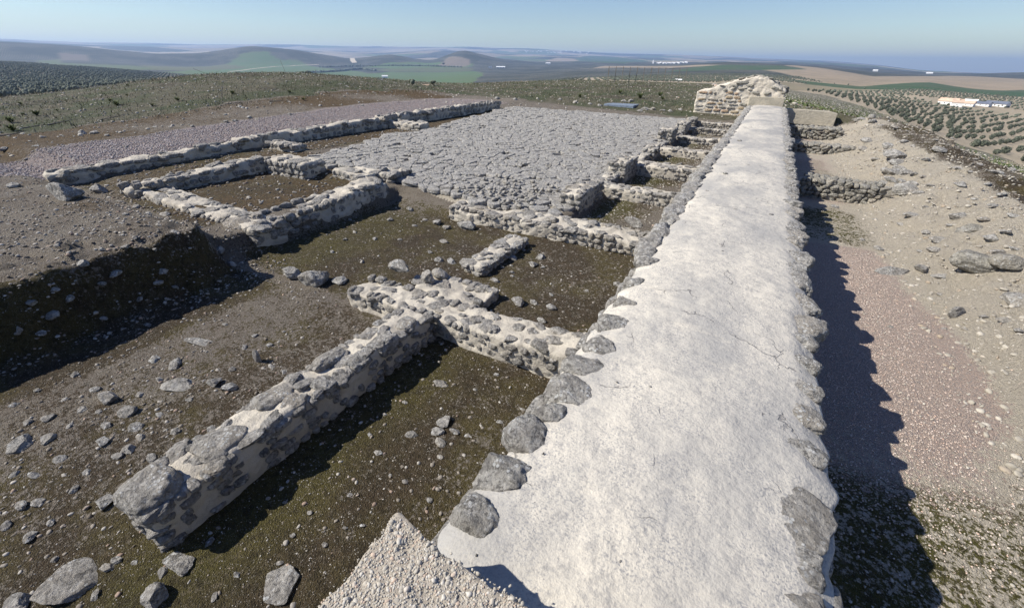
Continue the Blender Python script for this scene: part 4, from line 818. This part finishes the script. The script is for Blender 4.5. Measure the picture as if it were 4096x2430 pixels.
# gravel and chips nobody could count
def chips(name,label,n,fx,smin,smax,mat,variants,dens=None,power=2.5,seed=1,sink=.2,tilt=.4):
    rs=np.random.RandomState(seed); x,y=fx(rs,n); s=smin+(smax-smin)*rs.rand(len(x))**power
    if dens is not None:
        q=rs.rand(len(x))<dens(x,y); x,y,s=x[q],y[q],s[q]
    z=ground(x,y)+s*sink; a=rs.uniform(.55,.95,len(x))
    tag(obj(name,scatter_mesh(name,variants,np.stack([x,y,z],1),np.stack([s,s*a,s*rs.uniform(.3,.7,len(x))],1),rs,tilt),mat),label,name.replace('_',' '),kind='stuff')
U=lambda x0,x1,y0,y1:(lambda rs,n:(rs.uniform(x0,x1,n),rs.uniform(y0,y1,n)))
chips('stone_chips','small pale stone chips strewn over the earthen floors of the left rooms',17000,U(-7.3,-.9,-.8,7.2),.003,.026,M_PEB,PEB,lambda x,y:np.where(y<3.3,np.where(x<-3.5,.9,.35),.42)*(.35+1.3*np.clip(fbm2(x*.9,y*.9,3,201)+.4,0,1)),3.6,11,.05,.25)
chips('stone_grit','fine light grit peppering the dark moss of the floors',42000,U(-7.0,-.9,-.6,7.2),.0018,.0065,M_PEBW,GRIT,lambda x,y:np.where(y<3.3,.8,.5)*(.2+1.5*np.clip(fbm2(x*1.3,y*1.3,3,202)+.35,0,1)),2.6,12,.2)
chips('room_chips','pale chips on the mossy floors of the shop rooms',5000,U(-3.0,-.95,7.8,26),.008,.03,M_PEBW,PEB,None,3,13)
chips('rubble_chips','pale chips on the mossy floors of the long rooms at left',5200,U(-13.9,-8.3,3.3,14),.008,.05,M_PEB,PEB,lambda x,y:(~inpoly(x,y,COURT))*.8,3.4,14)
chips('bank_rubble','stones and clods strewn over the top of the earth bank at left',15000,U(-14.5,-6.5,-1,3.8),.004,.034,M_PEB,PEB,lambda x,y:.25+.7*ss(-12,-8,x),3.4,15)
M_PINKL=pebble_mat('path_gravel_stones',[(.37,.31,.29),(.30,.275,.262),(.46,.41,.385),(.35,.26,.235)])
chips('path_gravel','greyish pink gravel covering the path along the outer wall',30000,U(-18.4,-14.5,1.8,24),.010,.032,M_PINKL,GRIT,lambda x,y:1-ss(8,24,y)*.7,1.5,16,.3)
chips('trench_gravel','pink gravel spread over the trench floor',26000,U(.9,3.3,2.2,11),.004,.010,M_PINK,GRIT,lambda x,y:ss(2.4,4.6,y)*(1-ss(2.2,3.0,x))*(1-ss(9.4,10.6,y)),1.5,17,.2)
chips('trench_chips','light chips lying in the moss of the trench floor',14000,U(.9,4.6,1.0,24),.004,.017,M_PEBW,PEB,lambda x,y:1-.75*ss(5,14,y),3,18,.3)
chips('bank_chips','stones and crumbs strewn on the pale bank right of the trench',17000,U(2.7,7.0,3,28),.006,.055,pebble_mat('bank_stones',[(.37,.335,.27),(.28,.255,.21),(.43,.395,.33),(.32,.26,.19)]),PEB,None,4.5,19,.0)
chips('hill_stones','stones strewn over the dry hilltop beyond the ruins',13000,lambda rs,n:(lambda a,r:(r*np.sin(a),r*np.cos(a)))(np.radians(rs.uniform(-85,24,n)),16+44*rs.rand(n)**.8),.015,.085,M_PEBW,PEB,lambda x,y:((np.hypot(x,y)>26)|(x<-19)|(x>7)),3.5,20,.2)
chips('slope_stones','stones and clods strewn down the rough grass slope right of the ruins',12000,lambda rs,n:(lambda a,r:(r*np.sin(a),r*np.cos(a)))(np.radians(rs.uniform(-6,25,n)),50+320*rs.rand(n)**1.3),.05,.28,M_PEBW,PEB,lambda x,y:np.hypot(x,y)<RMIN(np.degrees(np.arctan2(x,y)))*.97,3,21,.2)
# ------------------------------------------------------------------ dry grass, weeds, branches
def blades(name,label,x,y,h0,h1,mat,seed,lean=.7,w=.012):
    rs=np.random.RandomState(seed); n=len(x); z=ground(x,y); h=rs.uniform(h0,h1,n); a=rs.uniform(0,6.28,n); l=h*rs.uniform(.1,lean*2,n); b=a+1.57
    ww=w*rs.uniform(.6,1.4,n); A=np.stack([x-np.cos(b)*ww,y-np.sin(b)*ww,z-.01],1); Bb=np.stack([x+np.cos(b)*ww,y+np.sin(b)*ww,z-.01],1)
    M=np.stack([x+np.cos(a)*l*.4,y+np.sin(a)*l*.4,z+h*.65],1); T=np.stack([x+np.cos(a)*l,y+np.sin(a)*l,z+h*.9],1)
    off=np.stack([np.cos(b)*ww*.6,np.sin(b)*ww*.6,0*ww],1)
    V=np.stack([A,Bb,M+off,M-off,T+off*.1,T-off*.1],1).reshape(-1,3); i=np.arange(n)[:,None]*6
    F=np.concatenate([i+np.array([[0,1,2,3]]),i+np.array([[3,2,4,5]])]); tag(obj(name,mesh(name,V,F),mat),label,name.replace('_',' '),kind='stuff')
rs=np.random.RandomState(31)
def hill(n,r0=17,r1=62): 
    a=np.radians(rs.uniform(-88,26,n)); r=r0+(r1-r0)*rs.rand(n)**.75; x,y=r*np.sin(a),r*np.cos(a); q=((x<-21.5)|(y>28.8)|(x>8))&(fbm2(x*.3,y*.3,3,99)+.9*rs.rand(n)>.2); return x[q],y[q]
M_DRYG=pebble_mat('dry_grass_blades',[(.13,.107,.07),(.18,.15,.10),(.27,.235,.17),(.085,.07,.047)]); M_GRN=pebble_mat('green_grass_blades',[(.06,.085,.025),(.085,.11,.035),(.10,.12,.045),(.13,.12,.06)])
x,y=hill(26000); blades('dry_grass','dry broken grass and weed stubble covering the hilltop around the ruins',x,y,.04,.20,M_DRYG,32,1.,.014)
x,y=hill(30000); blades('green_grass','short green grass sprouting through the stubble of the hilltop',x,y,.03,.11,M_GRN,33,.6,.016)
M_TWIG=plain('dry_twig',(.14,.12,.10),(.22,.19,.155),30)
x=rs.uniform(.95,2.6,260); y=rs.uniform(1.4,4.4,260); a=np.radians(rs.uniform(-4,25,9000)); q=50+240*rs.rand(9000)**1.3; x_,y_=q*np.sin(a),q*np.cos(a); k_=q<RMIN(np.degrees(a))*.97; blades('slope_grass','grey green tussocks of dry grass on the slope right of the ruins',x_[k_],y_[k_],.12,.4,M_GRN,35,1.2,.12)
blades('straw','thin pale straws lying in the mossy shade of the trench',x,y,.01,.03,M_DRYG,34,8.,.0016)
def weed(px,py,w,label,group):
    p=at(px,py); s=w/1640*dep(p)/2; r=np.random.RandomState(int(px*7+py)); V=[];F=[];n=70
    for k in range(n):
        a=r.uniform(0,6.28); L=s*r.uniform(.5,1.1); h=s*r.uniform(.3,.9); b=a+1.57; ww=s*.10; c,s_=math.cos(a),math.sin(a); o=len(V)
        for t,u in((.05,.4),(.45,1.),(.8,.7),(1.,.05)):
            z=h*math.sin(t*2.0)
            V+= [(c*L*t-math.cos(b)*ww*u*.5,s_*L*t-math.sin(b)*ww*u*.5,z),(c*L*t+math.cos(b)*ww*u*.5,s_*L*t+math.sin(b)*ww*u*.5,z)]
        F+=[(o+2*q,o+2*q+1,o+2*q+3,o+2*q+2) for q in range(3)]
    tag(obj('weed_plant',mesh('weed_plant',np.array(V),np.array(F)),M_GRN,None,p),label,'plant',group)
for px,py,w in((45,492,56),(150,464,52),(95,462,26),(55,525,60),(470,424,44),(445,410,36),(512,345,20),(712,404,36),(610,425,30),(510,385,20),(932,378,34),(1160,372,26),(280,345,22),(85,420,26),(230,445,22),(1215,402,26),(2320,390,30),(2480,375,36),(2560,395,44),(2640,385,34),(2650,400,30)):
    weed(px,py,w,'leafy green weed tuft growing low on the dry hilltop','green weeds on the hilltop')
def branch(pts,rad,name,label,cat,group=None,stand=0):
    P=[at(*q)+np.array([0,0,rad*1.2]) for q in pts]
    if stand: b=P[0]; P=[b+np.array([.12*k*stand*RS.normal(),.12*k*RS.normal(),stand*k/3]) for k in range(4)]
    cu=bpy.data.curves.new(name,'CURVE'); cu.dimensions='3D'; cu.bevel_depth=rad; cu.bevel_resolution=1; s=cu.splines.new('POLY'); s.points.add(len(P)-1)
    c=P[0]
    for i,q in enumerate(P): s.points[i].co=(*(q-c),1); s.points[i].radius=1-.6*i/len(P)
    o=bpy.data.objects.new(name,cu); C.objects.link(o); dg=bpy.context.evaluated_depsgraph_get(); m=bpy.data.meshes.new_from_object(o.evaluated_get(dg)); bpy.data.objects.remove(o); m.materials.clear()
    tag(obj(name,m,M_TWIG,None,c),label,cat,group)
for pts in([(0,547),(50,540),(95,530)],[(190,503),(250,490),(300,480)],[(405,483),(455,472),(505,460)],[(90,516),(140,508),(180,502)],[(300,590),(340,582),(375,574)],[(900,420),(960,412),(1010,410)],[(1080,408),(1130,405)],[(120,420),(180,418)]):
    branch(pts,.022,'dead_branch','grey dead branch lying on the stubble of the left hill','branch','dead branches on the hill')
for px,py,h in((330,440,.55),(230,390,.5),(455,420,.5),(640,345,.5),(890,420,1.5),(905,405,.6),(1155,375,1.6),(1260,300,.4),(870,318,.5),(2330,330,.5),(2480,335,.5),(3990,560,1.0)):
    branch([(px,py)],.012,'dry_stalk','thin bare dry stalk standing up from the hilltop','stalk','dry stalks on the hilltop',h)
# ------------------------------------------------------------------ olive trees
def olive_variant(seed,sub=2):
    r=np.random.RandomState(seed); V=[];F=[];off=0
    for k in range(7):
        n,f=ico(sub); v=n*(1+.35*fbm(n*2.1+seed+k,2,seed+k))[:,None]; a=r.uniform(0,6.28); d=r.uniform(.2,.75); s=r.uniform(.45,.75)
        V.append(v*np.array((s,s,s*.8))+np.array((d*math.cos(a),d*math.sin(a),r.uniform(.75,1.25)))); F.append(f+off); off+=len(v)
    v=np.concatenate(V); v/=np.array((1.3,1.3,1)); return v,np.concatenate(F)
def leaf_crown(seed,n=420):
    r=np.random.RandomState(seed); v,f=olive_variant(seed,1); c=v[f].mean(1); pick=r.randint(len(c),size=n); p=c[pick]*r.uniform(.75,1.12,(n,1)); p[:,2]=c[pick][:,2]*r.uniform(.88,1.12,n)
    a=r.normal(size=(n,3)); a/=np.linalg.norm(a,axis=1)[:,None]; b=np.cross(a,r.normal(size=(n,3))); b/=np.linalg.norm(b,axis=1)[:,None]; s=.17
    L=np.stack([p-a*s,p+b*s*.6,p+a*s,p-b*s*.6],1).reshape(-1,3); fl=np.arange(n*4).reshape(-1,4); core_=v*np.array((.8,.8,.9))
    tv,tf=ico(0); tr=tv*np.array((.13,.13,.5))+np.array((0,0,.35))
    V=np.concatenate([core_,L,tr]); tri=np.concatenate([f,tf+len(core_)+len(L)]); q=fl+len(core_)
    F=np.concatenate([np.concatenate([tri,tri[:,2:3]],1),q]); m=bpy.data.meshes.new('olive_tree'); m.from_pydata(V.tolist(),[],[x[:3] if x[2]==x[3] else x for x in F.tolist()]); return m
M_OLIVE=pebble_mat('olive_leaves',[(.085,.096,.068),(.115,.128,.09),(.15,.165,.125),(.065,.075,.05)])
def olives():
    r=np.random.RandomState(12); sp=8.6; g=np.arange(-1600,1601,sp); X,Y=np.meshgrid(g,g); ca,sa=math.cos(.35),math.sin(.35); X,Y=X.ravel(),Y.ravel(); x=ca*X-sa*Y; y=sa*X+ca*Y
    x=x+r.normal(0,.5,len(x)); y=y+r.normal(0,.5,len(y)); rr=np.hypot(x,y); az=np.degrees(np.arctan2(x,y)); lr=np.log(np.maximum(rr,1))
    q=(rr<np.where(az<-50,1600,1000))&(az>-84)&(az<24)&(rr>RMIN(az))
    for P,c in FW_: q&=~inpoly(az,lr,P)
    farm=at(3870,425); q&=~((np.hypot(x-farm[0],y-farm[1])<42))
    tra=np.abs(rr-np.interp(az,[0,4,8,12],[330,300,275,260])); q&=~((az>0)&(az<9)&(tra<5))
    x,y,rr,az=x[q],y[q],rr[q],az[q]; z=ground(x,y,False); 
    near=np.argsort(rr+200*(az<-2))[:300]; ms=[leaf_crown(500+i) for i in range(5)]
    for m in ms: m.materials.append(M_OLIVE)
    for i in near:
        s=r.uniform(.95,1.4); o=bpy.data.objects.new('olive_tree',ms[r.randint(5)]); C.objects.link(o); o.location=(x[i],y[i],z[i]-.1); o.scale=(s,s,s*r.uniform(.85,1.1)); o.rotation_euler=(0,0,r.uniform(0,6.28)); tag(o,'round grey green olive tree in the rows of the grove below the right slope','tree','olive trees of the near grove')
    big=1+.45*(az<-50); rest=np.ones(len(x),bool); rest[near]=False; x,y,z,big=x[rest],y[rest],z[rest],big[rest]; s=r.uniform(.95,1.4,len(x))*big
    var=[olive_variant(700+i,0) for i in range(6)]
    tag(obj('olive_grove',scatter_mesh('olive_grove',var,np.stack([x,y,z-.1],1),np.stack([s,s,s],1),r,0.0),M_OLIVE),'grey green olive groves in rows filling the slopes and the valley','olive grove',kind='stuff')
olives()
def track(pts,w,n=40):
    P=[at(*q) for q in pts]; Q=[]
    for A,B in zip(P[:-1],P[1:]): Q+=[A+(B-A)*t for t in np.linspace(0,1,n,endpoint=False)]
    Q=np.array(Q+[P[-1]]); d=np.gradient(Q[:,:2],axis=0); d/=np.linalg.norm(d,axis=1)[:,None]; nn=np.stack([-d[:,1],d[:,0]],1)
    L=Q[:,:2]+nn*w/2; Rr=Q[:,:2]-nn*w/2; V=np.concatenate([np.column_stack([L,ground(L[:,0],L[:,1])+.35]),np.column_stack([Rr,ground(Rr[:,0],Rr[:,1])+.35])]); k=len(Q); i=np.arange(k-1); tag(obj('dirt_track',mesh('dirt_track',V,np.stack([i,i+1,i+1+k,i+k],1)),M_TRACK),kind='structure')
M_TRACK=plain('track_dust',(.50,.44,.34),(.42,.36,.27),.05)
track([(915,287),(1000,277),(1100,267),(1180,262),(1275,256)],14); track([(1405,233),(1411,240),(1418,246)],40); track([(2320,276),(2500,278),(2650,276),(2700,270)],9)
# lone trees and hedges of the valley
def tree(px,py,w,hh,label,group=None):
    p=at(px,py); d=dep(p); s=w/1640*d/2; e=empty('round_tree',p,label,'tree',group); v,f=olive_variant(int(px),1); v=v*np.array((s,s,hh/1640*d*.45))+np.array((0,0,hh/1640*d*.12)); obj('crown',mesh('crown',v,f),M_OLIVE,e)
    tv,tf=ico(1); obj('trunk',mesh('trunk',tv*np.array((s*.12,s*.12,hh/1640*d*.3))+np.array((0,0,hh/1640*d*.2)),tf),M_TWIG,e)
tree(1650,344,30,30,'large round dark tree on the green valley field before the crest'); tree(1773,262,12,12,'small round tree at the foot of the conical hill'); tree(1445,272,10,16,'tall dark tree above the valley hedge'); tree(1732,342,26,20,'bare greyish tree beside the red roofed farmhouse')
def hedge(pts,w,label):
    P=[at(*q) for q in pts]; V=[];F=[];off=0; r=np.random.RandomState(int(pts[0][0]))
    for A,B in zip(P[:-1],P[1:]):
        for t in np.arange(0,1,.03):
            q=A+(B-A)*t; s=w/1640*dep(q)*r.uniform(.35,.8); v,f=rock(r.randint(900),1); V.append(v*np.array((s,s,s*.8))+q+np.array((r.normal(0,s*.5),r.normal(0,s*.5),s*.4))); F.append(f+off); off+=len(v)
    tag(obj('hedge',mesh('hedge',np.concatenate(V),np.concatenate(F)),M_OLIVE),label,'hedge')
hedge([(1130,297),(1240,292),(1330,288),(1400,282),(1450,278),(1500,284)],9,'dark riverside hedge winding across the green valley floor')
hedge([(1280,270),(1400,266),(1560,263),(1690,264),(1850,270)],6,'thin dark hedge at the far side of the valley floor')
# ------------------------------------------------------------------ farmhouses
M_WHITE=plain('whitewash',(.78,.77,.74),(.70,.69,.66),.4); M_TILE=plain('roof_tile',(.55,.42,.31),(.46,.33,.24),.6); M_SHEET=plain('roof_sheet',(.10,.115,.15),(.15,.165,.20),.6); M_DARK=plain('dark_opening',(.03,.03,.035),(.04,.04,.045),1)
def house(px,py,w,h,label,roof='tile',depth_=.5,group=None,rot=None,cat='farmhouse',win=3):
    p=at(px,py); d=dep(p); Wm=w/1640*d; Hm=h/1640*d; D=Wm*depth_; a=-math.atan2(p[0],p[1]) if rot is None else rot
    e=empty('farmhouse',(p[0],p[1],p[2]-.2),label,cat,group); e.rotation_euler=(0,0,a); hw=Hm*.62
    x,yv=Wm/2,D/2; V=np.array([(-x,-yv,0),(x,-yv,0),(x,yv,0),(-x,yv,0),(-x,-yv,hw),(x,-yv,hw),(x,yv,hw),(-x,yv,hw),(-x,0,Hm*.97),(x,0,Hm*.97)])
    m=bpy.data.meshes.new('wall'); m.from_pydata(V.tolist(),[],[(0,1,5,4),(2,3,7,6),(1,2,6,9,5),(3,0,4,8,7)]); obj('wall',m,M_WHITE,e)
    o_=.03*Wm; t=.05*Hm; R_=[(-x-o_,-yv-o_,hw-t),(x+o_,-yv-o_,hw-t),(x+o_,0,Hm+t*.5),(-x-o_,0,Hm+t*.5),(-x-o_,yv+o_,hw-t),(x+o_,yv+o_,hw-t)]; n=len(R_); R2=[(a_,b_,c_+t) for a_,b_,c_ in R_]
    m=bpy.data.meshes.new('roof'); m.from_pydata(R_+R2,[],[(6,7,8,9),(9,8,11,10),(0,3,2,1),(3,4,5,2),(0,1,7,6),(5,4,10,11),(0,6,9,3),(3,9,10,4),(1,2,8,7),(2,5,11,8)]); obj('roof',m,M_TILE if roof=='tile' else M_SHEET if roof=='sheet' else M_WHITE,e)
    for k in range(win):
        xx=-x+(k+.5)/win*Wm; s=Wm*.03; z=hw*.5; m=bpy.data.meshes.new('window'); y_=-yv-.05; m.from_pydata([(xx-s,y_,z-s),(xx+s,y_,z-s),(xx+s,y_,z+s),(xx-s,y_,z+s),(xx-s,y_+.1,z-s),(xx+s,y_+.1,z-s),(xx+s,y_+.1,z+s),(xx-s,y_+.1,z+s)],[],[(0,1,2,3),(1,5,6,2),(4,0,3,7),(3,2,6,7),(4,5,1,0)]); obj('window',m,M_DARK,e)
house(1459,314,20,9,'small white farmhouse left of the long one on the green field','white'); house(1512,317,38,9,'long white farmhouse with grey roof on the green valley field','sheet'); house(1540,312,22,9,'white barn behind the long white farmhouse','white')
house(1702,340,26,10,'white farmhouse with a red tiled roof low in the valley','tile'); house(1757,342,16,7,'small white shed right of the red roofed farmhouse','white'); house(1772,339,12,7,'smallest white hut below the conical hill','white')
house(1960,272,14,5,'grey farm building far right of the conical hill','sheet'); house(2003,273,34,6,'long pale barn in the olive plain behind the paving','white'); house(2192,257,18,5,'bright white farm in the plain at the foot of the distant ridge','white')
house(2713,326,24,9,'white farmhouse just left of the ruined tower','white'); house(3500,286,16,6,'white farm on the far dark ridge at right','white'); house(3716,297,20,6,'white shed on the far ridge at the right','white')
fa=-.9
house(3790,420,64,24,'white long farm building with orange tiled roof, leftmost of the right farm','tile',.3,None,-.75,'farmhouse',4); house(3822,426,34,26,'narrow white gabled wing with tiled roof of the right farm','tile',1.6,None,-.2,'farmhouse',1)
house(3865,424,44,18,'white house with pale tiled roof in the middle of the right farm','tile',.6,None,-.5); house(3880,413,40,14,'white shed behind the middle house of the right farm','white',.5,None,-.5); house(3925,424,52,16,'low grey sheet roofed shed of the right farm','sheet',.6,None,-.6); house(3985,425,70,18,'long dark blue sheet roofed shed, rightmost of the right farm','sheet',.4,None,-.75)
r=np.random.RandomState(4)
for k in range(20):
    house(2630+k*6.2+r.uniform(-2,2),255-.12*k+r.uniform(-1.5,1.5),r.uniform(6,10),r.uniform(3,4.5),'tiny white house of the village on the far plain','white',.7,'white village houses',r.uniform(-1,1),'house',0)
for k in range(26):
    house(2180+r.uniform(-90,190),210+r.uniform(-5,6)+0,r.uniform(4,7),r.uniform(2,3),'tiny pale house of the town on the distant ridge','white',.7,'houses of the hazy ridge town',r.uniform(-1,1),'house',0)
def church():
    p=at(2612,256); d=dep(p); s=1/1640*d; e=empty('church_tower',(p[0],p[1],p[2]-1),'tall white church tower at the left of the far white village','tower')
    U_,F=box_surf(2,2,2); obj('tower_shaft',mesh('tower_shaft',(U_-np.array((.5,.5,0)))*np.array((5*s,5*s,11*s)),F,False),M_WHITE,e); v,f=ico(1); obj('belfry',mesh('belfry',v*np.array((2*s,2*s,3*s))+np.array((0,0,11*s)),f),M_WHITE,e)
church()
# wire fence on the far edge of the hilltop
def fence():
    P=[at(x,332-abs(x-2600)*.02) for x in range(2430,2790,28)]; e=empty('wire_fence',P[0],'thin wire fence with slender posts along the far edge of the hilltop','fence'); o=P[0]
    for q in P:
        tv,tf=box_surf(1,1,1); obj('post',mesh('post',(tv-np.array((.5,.5,0)))*np.array((.05,.05,1.5))+(q-o),tf,False),M_TWIG,e)
    for h in(.5,1.,1.4):
        V=[];F=[]
        for i,q in enumerate(P):
            c=q-o+np.array((0,0,h)); V+=[c+np.array((0,0,.006)),c-np.array((0,.006,0)),c-np.array((0,-.006,.004))]
            if i: 
                a=3*(i-1); F+=[(a+k,a+(k+1)%3,a+3+(k+1)%3,a+3+k) for k in range(3)]
        obj('wire',mesh('wire',np.array(V),np.array(F)),M_TWIG,e)
fence()
# ------------------------------------------------------------------ air
def haze():
    v=np.array([(x,y,z) for x in(-24000,24000) for y in(-24000,24000) for z in(-420,300)],float); f=np.array([(0,1,3,2),(4,6,7,5),(0,4,5,1),(2,3,7,6),(0,2,6,4),(1,5,7,3)])
    m=bpy.data.materials.new('haze_air'); m.use_nodes=True; t=m.node_tree; t.nodes.clear(); o=t.nodes.new('ShaderNodeOutputMaterial'); p=t.nodes.new('ShaderNodeVolumePrincipled'); p.inputs['Color'].default_value=(.47,.67,1,1); p.inputs['Density'].default_value=8.5e-5; p.inputs['Anisotropy'].default_value=.2
    t.links.new(p.outputs[0],o.inputs['Volume']); tag(obj('haze',mesh('haze',v,f,False),m),kind='stuff')
haze()
